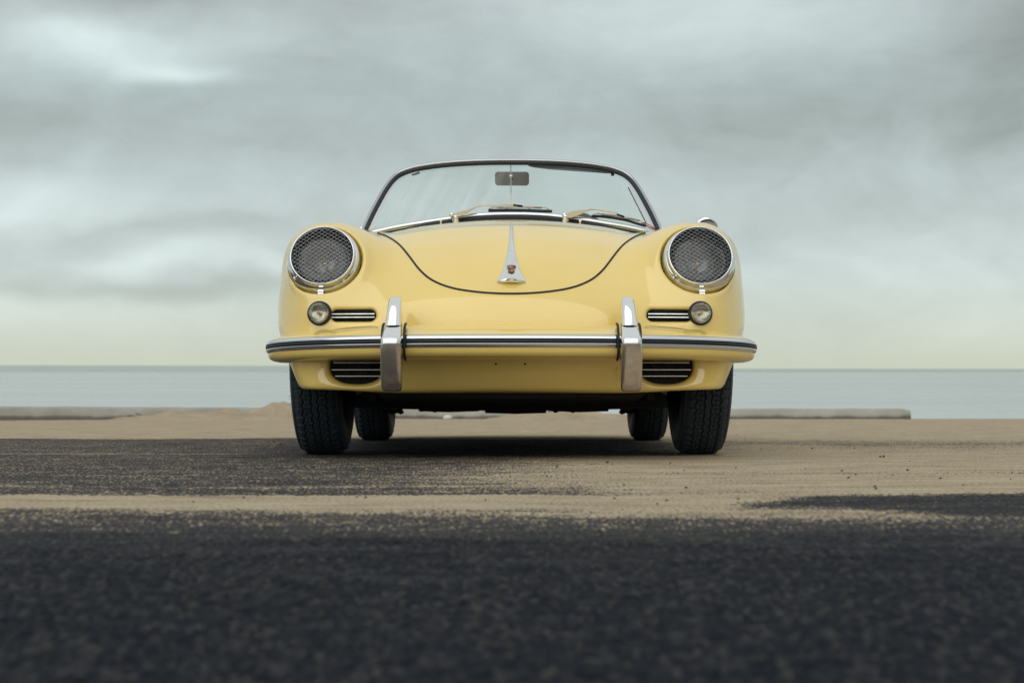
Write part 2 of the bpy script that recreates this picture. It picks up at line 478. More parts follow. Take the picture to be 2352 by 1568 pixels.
def build_ground():
    Ys = list(np.linspace(-70, 0.4, 22)); y = 0.4
    while y < 19.5:
        y += max(0.004, 0.0062*y); Ys.append(y)
    Ys += list(np.linspace(20, 60, 30)); Ys = np.array(Ys)
    inner = np.linspace(-0.42, 0.42, 431)
    outer = 0.42*np.array([1.02, 1.06, 1.15, 1.3, 1.6, 2, 3, 5, 9, 16, 40])
    s = np.concatenate([-outer[::-1], inner, outer])
    Yg, Sg = np.meshgrid(Ys, s, indexing='ij')
    Xg = Sg*np.maximum(np.abs(Yg), 0.75)
    far_out = np.abs(Sg) > 1.5
    Xg = np.where(far_out, Sg*np.clip(np.abs(Yg), 8, 12), Xg)
    z, sm = ground_height(Xg, Yg)
    cr = crack_mask(Xg, Yg)
    P = np.stack([Xg, Yg, z], -1).reshape(-1, 3)
    R = np.array(RS)[:3, :3]
    P = P @ R.T
    ni, nj = Yg.shape
    idx = np.arange(ni*nj).reshape(ni, nj)
    f = np.stack([idx[:-1, :-1], idx[:-1, 1:], idx[1:, 1:], idx[1:, :-1]], -1).reshape(-1, 4)
    me = bpy.data.meshes.new('ground')
    me.vertices.add(len(P)); me.vertices.foreach_set('co', P.astype(np.float32).ravel())
    me.loops.add(f.size); me.loops.foreach_set('vertex_index', f.ravel().astype(np.int32))
    me.polygons.add(len(f)); me.polygons.foreach_set('loop_start', (np.arange(len(f))*4).astype(np.int32))
    me.polygons.foreach_set('loop_total', np.full(len(f), 4, np.int32)) if False else None
    me.update(calc_edges=True)
    me.polygons.foreach_set('use_smooth', np.ones(len(f), bool))
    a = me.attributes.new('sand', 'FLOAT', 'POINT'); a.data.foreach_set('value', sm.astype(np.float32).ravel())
    a = me.attributes.new('crack', 'FLOAT', 'POINT'); a.data.foreach_set('value', cr.astype(np.float32).ravel())
    m = bpy.data.materials.new('sandy_asphalt'); m.use_nodes = True
    T = NT(m.node_tree); b = T.n['Principled BSDF']
    at1 = T.new('ShaderNodeAttribute', attribute_name='sand').outputs['Fac']
    at2 = T.new('ShaderNodeAttribute', attribute_name='crack').outputs['Fac']
    co = obj_co(T)
    c2 = T.scalev(co, (1, 1, 0))
    nA = T.noise(T.scalev(c2, (1.0, 0.30, 0)), 165.0, 3, 0.6); nB = T.noise(c2, 19.0, 4, 0.6); nC = T.noise(T.scalev(c2, (1.0, 3.0, 0)), 3.2, 5, 0.6)
    v = T.new('ShaderNodeTexVoronoi'); T.put(v.inputs['Vector'], T.scalev(c2, (1.0, 0.42, 0))); v.inputs['Scale'].default_value = 185.0
    vr = T.sep(v.outputs['Color'])[0]
    pert = T.math('ADD', T.math('MULTIPLY', T.math('SUBTRACT', nA, 0.5), 1.7), T.math('ADD', T.math('MULTIPLY', T.math('SUBTRACT', nB, 0.5), 0.8), T.math('MULTIPLY', T.math('SUBTRACT', nC, 0.5), 0.35)))
    pert = T.math('MULTIPLY', pert, T.mapr(at1, 0.0, 0.28, 0.30, 1.0))
    fac = T.mapr(T.math('ADD', at1, pert), 0.34, 0.62, smooth=True)
    asp = T.ramp(vr, [(0.0, (0.0045, 0.0064, 0.0115)), (0.45, (0.0088, 0.0112, 0.0172)), (0.75, (0.0180, 0.0198, 0.0250)), (0.90, (0.030, 0.031, 0.036)), (1.0, (0.052, 0.050, 0.049))])
    asp = T.mix(T.mapr(nB, 0.35, 0.75), asp, T.mix(1.0, asp, (1.35, 1.28, 1.2, 1), 'MULTIPLY'))
    asp = T.mix(T.mapr(T.math('ADD', at1, T.math('MULTIPLY', T.math('SUBTRACT', nC, 0.5), 0.4)), 0.10, 0.60), asp, T.mix(T.mapr(nA, 0.35, 0.65), (0.070, 0.064, 0.066, 1), (0.165, 0.147, 0.136, 1)))     # dust film
    snd = T.ramp(T.math('ADD', T.math('MULTIPLY', nA, 0.55), T.math('MULTIPLY', nC, 0.45)), [(0.30, (0.13, 0.108, 0.085)), (0.42, (0.295, 0.236, 0.166)), (0.54, (0.425, 0.350, 0.248)), (0.75, (0.55, 0.475, 0.35))])
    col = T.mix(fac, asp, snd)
    col = T.mix(T.math('MULTIPLY', at2, 0.9), col, (0.010, 0.011, 0.015, 1))
    T.put(b.inputs['Base Color'], col)
    T.put(b.inputs['Roughness'], T.mapr(fac, 0, 1, 0.78, 0.95)); b.inputs['Specular IOR Level'].default_value = 0.06
    h = T.math('ADD', T.math('MULTIPLY', v.outputs['Distance'], T.mapr(fac, 0, 1, -0.9, -0.1)), T.math('MULTIPLY', nA, 0.5))
    T.put(b.inputs['Normal'], T.bump(h, 0.8, 0.006))
    me.materials.append(m)
    o = bpy.data.objects.new('ground', me); scene.collection.objects.link(o)
    o['kind'] = 'structure'; o['label'] = 'dark weathered asphalt lot with drifted bands of pale sand'
    return m
ground_mat = build_ground()

def sand_setup(T, b):
    co = obj_co(T)
    n = T.noise(co, 2.5, 5, 0.6); f = T.noise(co, 60.0, 4, 0.6)
    T.put(b.inputs['Base Color'], T.ramp(T.math('ADD', T.math('MULTIPLY', n, 0.6), T.math('MULTIPLY', f, 0.4)), [(0.3, (0.30, 0.232, 0.162)), (0.5, (0.43, 0.345, 0.245)), (0.7, (0.52, 0.43, 0.315))]))
    T.put(b.inputs['Normal'], T.bump(T.noise(co, 9.0, 6, 0.7), 0.9, 0.06))
M['sand'] = mat('drift_sand', (0.34, 0.27, 0.2), 0.95, spec=0.15, setup=sand_setup)

def sand_bank(name, label, x0, x1, y0, y1, bumps, seed):
    nx, ny = int((x1-x0)/0.025), int((y1-y0)/0.03)
    X, Y = np.meshgrid(np.linspace(x0, x1, nx), np.linspace(y0, y1, ny), indexing='ij')
    Z = np.zeros_like(X)
    wx = X+0.35*(fbm(X*2.2, Y*2.2, seed, 3)-0.5); wy = Y+0.35*(fbm(X*2.2+7, Y*2.2, seed+3, 3)-0.5)
    for (cx, cy, sx, sy, h) in bumps:
        Z = np.maximum(Z, h*np.exp(-((wx-cx)/sx)**2-((wy-cy)/sy)**2))+0.15*h*np.exp(-((wx-cx)/(sx*1.4))**2-((wy-cy)/sy)**2)
    Z *= 0.34+1.25*fbm(X*4.5, Y*5.5, seed+9, 5)
    edge = np.minimum(np.minimum(X-x0, x1-X)/0.3, np.minimum(Y-y0, y1-Y)/0.2)
    Z = Z*np.clip(edge, 0, 1)-0.012*(1-np.clip(Z/0.03, 0, 1))
    Z = Z+ground_height(X, Y, False)[0]
    P = np.stack([X, Y, Z], -1).reshape(-1, 3) @ np.array(RS)[:3, :3].T
    idx = np.arange(nx*ny).reshape(nx, ny)
    f = np.stack([idx[:-1, :-1], idx[1:, :-1], idx[1:, 1:], idx[:-1, 1:]], -1).reshape(-1, 4)
    o = mk(name, P, f, M['sand'], origin=(0, 0, 0)); o['kind'] = 'structure'; o['label'] = label
    return o
sand_bank('sand_bank', 'low heaps of blown sand against the left kerb', -4.6, -1.2, 15.9, 18.6,
          [(-3.75, 17.0, 0.35, 0.4, 0.05), (-3.35, 17.0, 0.3, 0.4, 0.07), (-3.05, 17.2, 0.35, 0.45, 0.10), (-2.75, 16.9, 0.3, 0.35, 0.075), (-2.45, 17.3, 0.35, 0.5, 0.125), (-2.0, 17.3, 0.45, 0.5, 0.115), (-1.6, 17.2, 0.35, 0.4, 0.10)], 101)
sand_bank('sand_bank', 'rounded sand heap lying over the end of the middle kerb', -0.5, 1.7, 16.4, 18.4,
          [(0.25, 17.3, 0.38, 0.4, 0.082), (0.62, 17.25, 0.4, 0.4, 0.075), (1.0, 17.2, 0.35, 0.4, 0.05)], 131)

# kerbs at the seaward edge of the lot
def concrete_setup(T, b):
    co = obj_co(T)
    n = T.noise(co, 4.0, 6, 0.65); f = T.noise(co, 70.0, 4, 0.6)
    blot = T.mapr(T.noise(T.scalev(co, (1, 1, 3)), 5.5, 3, 0.5), 0.66, 0.72)
    c = T.ramp(n, [(0.3, (0.29, 0.277, 0.245)), (0.7, (0.40, 0.385, 0.345))])
    c = T.mix(T.math('MULTIPLY', T.mapr(T.math('ADD', T.sep(co)[2], T.math('MULTIPLY', T.math('SUBTRACT', n, 0.5), 0.05)), 0.045, 0.02), 0.75), c, (0.085, 0.075, 0.068, 1))     # base shadow painted dark into the kerb foot
    T.put(b.inputs['Base Color'], T.mix(T.math('MULTIPLY', blot, 0.8), c, (0.07, 0.068, 0.066, 1)))
    T.put(b.inputs['Normal'], T.bump(T.math('ADD', n, T.math('MULTIPLY', f, 0.3)), 0.5, 0.012))
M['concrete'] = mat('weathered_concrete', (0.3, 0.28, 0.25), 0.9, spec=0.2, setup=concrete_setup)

def kerb(name, label, a, b2, h, w, taper):
    """a, b2: ground points of the two ends"""
    a = np.array(a, float); b2 = np.array(b2, float); L = np.linalg.norm(b2-a)
    d = (b2-a)/L; s = np.array((-d[1], d[0], 0))
    rings = []
    n = 40
    for i in range(n+1):
        t = i/n; q = a+d*L*t
        kx = L*t
        end = min(kx, L-kx)
        f = 1.0
        if end < 0.10: f = 0.80+0.20*math.sqrt(max(0, 1-((0.10-end)/0.10)**2))
        j = 0.0012*math.sin(7.3*t*L)+0.001*math.sin(17*t*L+1)
        prof = [(-w*0.5, -0.02), (-w*0.5, h*0.30), (-w*0.42, h*0.80), (-w*0.30, h*0.96+j), (0, h+j), (w*0.30, h*0.96+j), (w*0.42, h*0.8), (w*0.5, h*0.3), (w*0.5, -0.02)]
        rings.append([q+s*px*f+np.array((0, 0, pz*f if pz > 0 else pz)) for px, pz in prof])
    mid = (a+b2)/2
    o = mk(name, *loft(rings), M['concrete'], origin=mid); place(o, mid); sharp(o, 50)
    o['kind'] = 'thing'; return tag(o, label, 'kerb', 'concrete kerb stops at the seaward edge of the lot')
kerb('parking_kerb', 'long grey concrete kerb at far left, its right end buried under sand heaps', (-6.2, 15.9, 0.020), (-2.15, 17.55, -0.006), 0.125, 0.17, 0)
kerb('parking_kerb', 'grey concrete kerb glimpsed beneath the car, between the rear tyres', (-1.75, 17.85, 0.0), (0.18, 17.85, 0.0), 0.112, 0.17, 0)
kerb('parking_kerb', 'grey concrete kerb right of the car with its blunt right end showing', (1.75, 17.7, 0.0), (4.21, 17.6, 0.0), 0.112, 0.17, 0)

def lump(c, r, seed, sub=1):
    bm = bmesh.new(); bmesh.ops.create_icosphere(bm, subdivisions=sub, radius=1.0)
    rr = random.Random(seed)
    sc = (rr.uniform(0.8, 1.3), rr.uniform(0.8, 1.2), rr.uniform(0.5, 0.8))
    vs = []
    for v in bm.verts:
        k = r*(1+rr.uniform(-0.22, 0.22)); vs.append((c[0]+v.co.x*sc[0]*k, c[1]+v.co.y*sc[1]*k, c[2]+v.co.z*sc[2]*k))
    fs = [tuple(v.index for v in f.verts) for f in bm.faces]; bm.free()
    return vs, fs
def stone_setup(T, b):
    n = T.noise(obj_co(T), 9.0, 4, 0.6)
    T.put(b.inputs['Base Color'], T.mix(n, (0.03, 0.028, 0.028, 1), (0.10, 0.085, 0.07, 1)))
M['stone'] = mat('dark_grit', (0.05, 0.045, 0.042), 0.85, setup=stone_setup)
M['pale_stone'] = mat('pale_stone', (0.62, 0.60, 0.54), 0.85)

def pebbles():
    mb = MB(); rr = random.Random(5)
    seen = [(629, 1014, 7), (645, 1021, 9), (636, 1029, 8), (748, 1029, 8), (84, 1029, 5), (274, 1034, 5), (719, 1075, 12), (498, 1077, 10), (528, 1078, 8), (470, 1078, 6),
            (172, 1116, 10), (634, 1094, 5), (1043, 1133, 7), (1035, 1124, 6), (2030, 1050, 9), (2022, 1050, 7), (1962, 1030, 6), (1865, 1030, 6), (1965, 1092, 8),
            (1934, 1083, 8), (2085, 1081, 7), (2382, 1050, 6), (2160, 1101, 9), (2010, 1120, 8), (2012, 1125, 8), (1690, 1075, 5), (1395, 1064, 9), (1196, 1055, 9), (1407, 1068, 6), (1280, 1073, 7), (1540, 1065, 6),
            (2090, 1060, 5), (560, 1146, 8), (840, 1145, 7), (820, 1143, 5), (627, 960, 14)]
    for i, (u, v, r) in enumerate(seen):
        Y = HC*F/(v-V0); x = (u-U0)*Y/F; mb.add(lump((x, Y, r*0.0004), r*0.00048*max(0.8, Y/4.5), i))
    for i in range(150):
        Y = 2.4+rr.random()**1.4*8; x = rr.uniform(-0.36, 0.36)*Y
        if abs(x) < 0.8 and 5.2 < Y < 8.8: continue
        r = rr.uniform(0.0012, 0.0030); mb.add(lump((x, Y, r*0.3), r, 300+i))
    o = mb.build('pebbles', M['stone'], smooth=False, origin=(0, 0, 0), kind='stuff'); place(o, (0, 0, 0))
    o['label'] = 'dark grit and small pebbles scattered over the lot'
pebbles()
o = mk('stone', *lump((-0.66, 17.45, 0.02), 0.045, 77, 2), M['pale_stone'], smooth=False, origin=(-0.66, 17.45, 0)); place(o, (-0.66, 17.45, 0))
tag(o, 'small pale stone in front of the kerb seen beneath the car', 'stone')

# ------------------------------------------------------------------ sea, far shore, land behind the lens
def sea_setup(T, b):
    co = obj_co(T)
    n1 = T.noise(T.scalev(co, (0.35, 1.0, 0)), 0.9, 5, 0.6); n2 = T.noise(T.scalev(co, (0.4, 1.0, 0)), 0.05, 4, 0.6)
    T.put(b.inputs['Normal'], T.bump(T.math('ADD', n1, T.math('MULTIPLY', n2, 6.0)), 0.55, 0.35))
    patch = T.math('ADD', T.math('MULTIPLY', T.noise(T.scalev(co, (0.25, 1.0, 0)), 0.012, 4, 0.6), 0.6), T.math('MULTIPLY', T.noise(T.scalev(co, (0.12, 0.5, 0)), 0.35, 4, 0.65), 0.4))
    T.put(b.inputs['Base Color'], T.mix(T.mapr(patch, 0.35, 0.7), (0.35, 0.402, 0.393, 1), (0.53, 0.57, 0.555, 1)))
    T.put(b.inputs['Roughness'], T.mapr(patch, 0.35, 0.7, 0.22, 0.34))
M['sea'] = mat('grey_green_water', (0.1, 0.14, 0.14), 0.25, setup=sea_setup); 
Z_SEA = -3.2
ys = np.concatenate([[24], np.geomspace(30, 30000, 40)]); xs = np.linspace(-1, 1, 21)
vs = [(x*(900+yy*3.0), yy, Z_SEA) for yy in ys for x in xs]
fs = [(i*21+j, i*21+j+1, (i+1)*21+j+1, (i+1)*21+j) for i in range(len(ys)-1) for j in range(20)]
o = mk('sea', vs, fs, M['sea'], origin=(0, 0, 0), kind='structure'); o['label'] = 'calm pale grey green sea'

def far_setup(T, b):
    n = T.noise(obj_co(T), 0.004, 4, 0.5)
    T.put(b.inputs['Base Color'], T.mix(n, (0.36, 0.415, 0.405, 1), (0.41, 0.455, 0.44, 1)))
M['far'] = mat('far_shore', (0.3, 0.33, 0.33), 1.0, spec=0.0, setup=far_setup)
def far_shore():
    rings = []
    for i, x in enumerate(np.linspace(-16000, 16000, 160)):
        h = np.interp(x, [-4200, -2300, -1000, 700, 2000, 4200], [31, 32, 30, 17, 16, 13])*(0.97+0.06*float(fbm(np.array(x*0.004), np.array(0.0), 7, 3)))
        Yb = 7600+0.000012*x*x
        rings.append([(x, Yb-30, Z_SEA-3), (x, Yb, Z_SEA+h), (x, Yb+400, Z_SEA+h), (x, Yb+430, Z_SEA-3)])
    o = mk('far_shore', *loft(rings), M['far'], smooth=False, origin=(0, 0, 0), kind='structure'); o['label'] = 'faint flat grey shore along the horizon'
far_shore()

def scrub_setup(T, b):
    n = T.noise(obj_co(T), 0.5, 5, 0.6)
    T.put(b.inputs['Base Color'], T.mix(n, (0.018, 0.022, 0.016, 1), (0.05, 0.05, 0.035, 1)))
M['scrub'] = mat('scrub_hill', (0.03, 0.03, 0.025), 1.0, spec=0.0, setup=scrub_setup)
def hills():
    nx, ny = 120, 14
    vs = []
    for i in range(nx):
        for j in range(ny):
            a = math.radians(-110+220*i/(nx-1)); r = 62+j*9
            h = max(0, math.sin(math.pi*j/(ny-1)))**0.7*(4.0+5.5*float(fbm(np.array(a*5), np.array(j*0.3), 3, 4)))*math.cos(a*0.75)
            vs.append((math.sin(a)*r, -math.cos(a)*r, h-0.6-0.0*j+math.tan(SLOPE)*math.cos(a)*60))
    fs = [(i*ny+j, i*ny+j+1, (i+1)*ny+j+1, (i+1)*ny+j) for i in range(nx-1) for j in range(ny-1)]
    o = mk('hills', vs, fs, M['scrub'], origin=(0, 0, 0), kind='structure'); o['label'] = 'low dark scrub hills behind the lot'
hills()
# ------------------------------------------------------------------ the car: body shape as a smooth implicit surface
ORIGIN = np.array((0, 6.65, 0.0))
car = bpy.data.objects.new('convertible_car', None); scene.collection.objects.link(car); car.empty_display_size = 0.3
place(car, ORIGIN)
tag(car, 'pale yellow vintage convertible car facing the camera on the sandy lot', 'car')

def closed_spline(P, ds=0.008, sig=0.022):
    P = np.array(P, float); Q = np.vstack([P, P[:1]])
    L = np.concatenate([[0], np.cumsum(np.linalg.norm(np.diff(Q, axis=0), axis=1))])
    t = np.arange(0, L[-1], ds/2); R = np.stack([np.interp(t, L, Q[:, k]) for k in range(2)], 1)
    k = int(4*sig/(ds/2)); g = np.exp(-0.5*(np.arange(-k, k+1)*(ds/2)/sig)**2); g /= g.sum()
    for c in range(2):
        R[:, c] = np.convolve(np.concatenate([R[-k:, c], R[:, c], R[:k, c]]), g, 'valid')
    return R[::2]
PROF = closed_spline([(5.4, 0.185), (5.06, 0.187), (5.005, 0.205), (4.97, 0.26), (4.94, 0.32), (4.925, 0.38), (4.928, 0.43), (4.95, 0.483), (5.0, 0.538), (5.08, 0.606),
                      (5.19, 0.676), (5.32, 0.733), (5.5, 0.771), (5.7, 0.796), (5.9, 0.820), (6.1, 0.841), (6.3, 0.858), (6.7, 0.856), (7.4, 0.83), (7.9, 0.765),
                      (8.3, 0.655), (8.6, 0.50), (8.72, 0.38), (8.70, 0.28), (8.6, 0.2), (8.3, 0.185)])
GY = np.arange(4.55, 9.05, 0.006); GZ = np.arange(-0.05, 1.25, 0.006)
def _profile_grid():
    Yg, Zg = np.meshgrid(GY, GZ, indexing='ij')
    px = Yg.ravel().astype(np.float32); pz = Zg.ravel().astype(np.float32)
    a = PROF.astype(np.float32); b = np.roll(a, -1, 0); d = b-a; L2 = (d**2).sum(1)
    best = np.full(px.shape, 1e9, np.float32); inside = np.zeros(px.shape, bool)
    for i in range(len(a)):
        qx = px-a[i, 0]; qz = pz-a[i, 1]
        t = np.clip((qx*d[i, 0]+qz*d[i, 1])/L2[i], 0, 1)
        np.minimum(best, (qx-t*d[i, 0])**2+(qz-t*d[i, 1])**2, out=best)
        if a[i, 1] != b[i, 1]:
            c = ((a[i, 1] > pz) != (b[i, 1] > pz)) & (px < d[i, 0]*(pz-a[i, 1])/d[i, 1]+a[i, 0])
            inside ^= c
    r = np.sqrt(best); r[inside] *= -1
    return r.reshape(Yg.shape)
PG = _profile_grid()
def psdf(Y, z):
    fy = np.clip((Y-GY[0])/0.006, 1, len(GY)-3.001); fz = np.clip((z-GZ[0])/0.006, 1, len(GZ)-3.001)
    iy = fy.astype(np.int32); iz = fz.astype(np.int32); ty = fy-iy; tz = fz-iz
    return (PG[iy, iz]*(1-ty)+PG[iy+1, iz]*ty)*(1-tz)+(PG[iy, iz+1]*(1-ty)+PG[iy+1, iz+1]*ty)*tz

HL_C = np.array(((745.0-U0)*5.112/F, 5.112, HC+(V0-601)*5.112/F))      # left headlight (x < 0): centre of its seat
HL_TILT = math.radians(22); HL_OUT = math.radians(3)
HL_A = np.array((-math.sin(HL_OUT), -math.cos(HL_TILT), math.sin(HL_TILT))); HL_A /= np.linalg.norm(HL_A)
HLX, HLY, HLZ = -HL_C[0], HL_C[1], HL_C[2]

def plan(x): return 0.26*x*x+0.62*x**4
def half_width(y): return 0.742+0.073*smoothstep(5.45, 6.6, y)-0.10*smoothstep(7.6, 8.7, y)

def body_sdf(x, y, z, cuts=True):
    x = np.abs(x)
    wgt = 1-2*smoothstep(6.6, 8.4, y)
    zc = z+(0.150+0.060*smoothstep(5.1, 5.8, y))*x*x
    h = psdf(y-plan(x)*wgt, zc)
    hw = 0.56+0.22*smoothstep(5.3, 6.5, y)
    hull = smax(h, x-hw, 0.22)
    # wing with the headlight in its nose
    lean = 0.30*np.maximum(z-0.43, 0)**2/(np.maximum(z-0.43, 0)+0.05)
    yy = y-lean-4.2*np.maximum(x-0.56, 0)**2*smoothstep(6.0, 5.3, y)
    zt = 0.742+0.024*(np.clip(y, 5.2, 8.2)-5.35)-0.20*smoothstep(7.3, 8.7, y)*(np.clip(y, 7, 9)-7)
    xo = half_width(y)+0.012*np.exp(-((z-0.45)/0.13)**2); xi = 0.40
    cx = (xo+xi)/2; hx = (xo-xi)/2; r = 0.155
    y0 = 5.015; y1 = 8.62
    cz = (zt-0.3)/2; hz = (zt+0.3)/2
    qx = np.abs(x-cx)-(hx-r); qy = np.abs(yy-(y0+y1)/2)-((y1-y0)/2-r); qz = np.abs(z-cz)-(hz-r)
    wing = np.sqrt(np.maximum(qx, 0)**2+np.maximum(qy, 0)**2+np.maximum(qz, 0)**2)+np.minimum(np.maximum(qx, np.maximum(qy, qz)), 0)-r
    d = smin(hull, wing, 0.13-0.095*smoothstep(5.2, 5.8, y))
    # headlight seat
    px, py, pz = x-HLX, y-HLY, z-HLZ
    ax, ay, az = -HL_A[0], HL_A[1], HL_A[2]
    s = px*ax+py*ay+pz*az
    rr = np.sqrt(np.maximum(px*px+py*py+pz*pz-s*s, 1e-9))
    bucket = smax(rr-0.1150, np.maximum(s+0.004, -s-0.25), 0.012)
    d = smin(d, bucket, 0.045)
    d = smax(d, -np.maximum(rr-0.1165-0.25*np.maximum(s, 0), -s-0.006), 0.010)
    d = smax(d, -np.maximum(rr-0.100, np.maximum(-s-0.095, s-0.05)), 0.004)
    # sill tuck and underside
    tq = np.maximum(0.43-z, 0)/0.12
    tuck = 0.060*tq*tq/(tq+0.25)*(0.6+0.4*smoothstep(6.2, 5.2, y))
    d = smax(d, x-(xo-tuck), 0.05)
    zb = 0.200+0.012*smoothstep(0.3, 0.65, x)*smoothstep(5.6, 5.2, y)
    d = smax(d, zb-z, 0.018)
    if cuts:
        for yc, rad in ((5.6, 0.352), (7.7, 0.352)):
            cyl = np.sqrt((y-yc)**2+(z-0.325)**2)-rad
            if yc > 7: cyl = np.maximum(cyl, z-0.60)
            arch = smax(cyl, 0.43-x, 0.02)
            d = smax(d, -arch, 0.022)
        # cockpit
        ck = np.maximum(np.maximum(np.abs(x)-0.56, np.abs(y-7.0)-0.55), 0.42-z)
        d = smax(d, -ck, 0.04)
        # slot grille beside the turn signal
        for (cu, cv, Yc, hx2, hz2, rd) in SLOTS:
            if hz2 > 0.03:
                g = (((np.abs(x-cu)/hx2)**2.5+(np.abs(z-cv)/hz2)**2.5)**0.4-1)*hz2*0.9
            else:
                gx = np.abs(x-cu)-(hx2-rd); gz = np.abs(z-cv)-(hz2-rd)
                g = np.sqrt(np.maximum(gx, 0)**2+np.maximum(gz, 0)**2)+np.minimum(np.maximum(gx, gz), 0)-rd
            g = np.maximum(g, y-(Yc+0.09))
            d = smax(d, -g, 0.014 if hz2 < 0.02 else 0.030)
    return d
SLOT_U = (-(811-U0)*5.0/F, HC+(V0-724)*5.0/F)
SLOT_L = (-(818-U0)*5.03/F, HC+(V0-839)*5.03/F)
SLOTS = [(SLOT_U[0], SLOT_U[1], 5.0, 0.068, 0.0178, 0.0172), (SLOT_L[0], SLOT_L[1], 5.03, 0.080, 0.0545, 0.050)]

def grad(P, h=0.004, cuts=True):
    x, y, z = P[:, 0], P[:, 1], P[:, 2]
    g = np.stack([body_sdf(x+h, y, z, cuts)-body_sdf(x-h, y, z, cuts), body_sdf(x, y+h, z, cuts)-body_sdf(x, y-h, z, cuts), body_sdf(x, y, z+h, cuts)-body_sdf(x, y, z-h, cuts)], 1)/(2*h)
    return g
def project(P, it=6, cuts=True):
    P = np.array(P, float)
    for _ in range(it):
        d = body_sdf(P[:, 0], P[:, 1], P[:, 2], cuts); g = grad(P, 0.003, cuts)
        P = P-(d/np.maximum((g**2).sum(1), 0.05))[:, None]*g
    return P
def unit(v): return v/(np.linalg.norm(v, axis=-1, keepdims=True)+1e-12)
def normal_at(P, cuts=True): return unit(grad(np.asarray(P, float), 0.005, cuts))
def cast(uv, y0=4.7, y1=6.5, cuts=False):
    """points of the body surface met by sight lines from the lens"""
    uv = np.asarray(uv, float); D = np.stack([(uv[:, 0]-U0)/F, np.ones(len(uv)), (V0-uv[:, 1])/F], 1)
    t = np.full(len(uv), y0); O = np.array((0, 0, HC)); done = np.zeros(len(uv), bool)
    for _ in range(400):
        P = O+D*t[:, None]; d = body_sdf(P[:, 0], P[:, 1], P[:, 2], cuts)
        t = np.where(d > 3e-5, t+np.maximum(d*0.6, 2e-5), t)
    return O+D*t[:, None]

def surface_nets(xs, ys, zs, f):
    X, Y, Z = np.meshgrid(xs, ys, zs, indexing='ij')
    V = f(X.astype(np.float32), Y.astype(np.float32), Z.astype(np.float32)).astype(np.float32); del X, Y, Z
    S = V < 0
    c = S[:-1, :-1, :-1].astype(np.int8)
    for (i, j, k) in ((1, 0, 0), (0, 1, 0), (0, 0, 1), (1, 1, 0), (1, 0, 1), (0, 1, 1), (1, 1, 1)):
        c = c+S[i:S.shape[0]-1+i, j:S.shape[1]-1+j, k:S.shape[2]-1+k]
    act = (c > 0) & (c < 8)
    I = np.argwhere(act); idm = np.full(act.shape, -1, np.int32); idm[act] = np.arange(len(I))
    acc = np.zeros((len(I), 3)); cnt = np.zeros(len(I))
    G = [xs, ys, zs]
    for ax in range(3):
        for p in (0, 1):
            for q in (0, 1):
                o0 = [0, 0, 0]; o1 = [0, 0, 0]; oth = [k for k in range(3) if k != ax]
                o0[oth[0]] = p; o0[oth[1]] = q; o1[oth[0]] = p; o1[oth[1]] = q; o1[ax] = 1
                A = I+o0; B = I+o1
                va = V[A[:, 0], A[:, 1], A[:, 2]]; vb = V[B[:, 0], B[:, 1], B[:, 2]]
                m = (va < 0) != (vb < 0); t = va[m]/(va[m]-vb[m])
                pa = np.stack([G[k][A[m, k]] for k in range(3)], 1); pb = np.stack([G[k][B[m, k]] for k in range(3)], 1)
                acc[m] += pa+(pb-pa)*t[:, None]; cnt[m] += 1
    P = acc/cnt[:, None]
    quads = []
    for ax in range(3):
        sl0 = [slice(None)]*3; sl1 = [slice(None)]*3; sl0[ax] = slice(0, -1); sl1[ax] = slice(1, None)
        A = S[tuple(sl0)]; B = S[tuple(sl1)]
        E = np.argwhere(A != B); o1, o2 = [k for k in range(3) if k != ax]
        ok = (E[:, o1] > 0) & (E[:, o2] > 0) & (E[:, o1] < V.shape[o1]-1) & (E[:, o2] < V.shape[o2]-1)
        E = E[ok]; ins = A[E[:, 0], E[:, 1], E[:, 2]]
        def cid(a, b):
            q = E.copy(); q[:, o1] += a; q[:, o2] += b; return idm[q[:, 0], q[:, 1], q[:, 2]]
        Q = np.stack([cid(-1, -1), cid(0, -1), cid(0, 0), cid(-1, 0)], 1)
        flip = ins if ax != 1 else ~ins
        Q[~flip] = Q[~flip][:, ::-1]
        quads.append(Q)
    return P, np.vstack(quads)

def build_body():
    h = 0.0065
    xs = (np.arange(0, 0.90, h)-h/2)
    ys = np.concatenate([np.arange(4.86, 5.34, h), np.arange(5.34, 6.5, 0.013), np.arange(6.5, 8.9, 0.028)])
    zs = np.arange(0.165, 0.93, h)
    P, Q = surface_nets(xs, ys, zs, body_sdf)
    P = project(P, 5)
    mid = P[:, 0] < h*0.55
    mid &= np.abs(P[:, 0]) < h
    n = len(P)
    onc = np.abs(P[:, 0]) < h*0.51
    P[onc, 0] = 0
    N = normal_at(P); N[onc, 0] = 0; N = unit(N)
    mp = np.arange(n); mir = ~onc
    ids = np.full(n, -1); ids[onc] = np.where(onc)[0]; ids[mir] = n+np.arange(mir.sum())
    P2 = P[mir]*np.array((-1, 1, 1)); N2 = N[mir]*np.array((-1, 1, 1))
    Q2 = ids[Q][:, ::-1]
    allc = onc[Q].all(1)
    PP = np.vstack([P, P2]); NN = np.vstack([N, N2]); QQ = np.vstack([Q[~allc], Q2[~allc]])
    print('body', len(PP), len(QQ))
    return mk('body', PP, QQ, M['paint'], car, True, NN)
body = build_body()
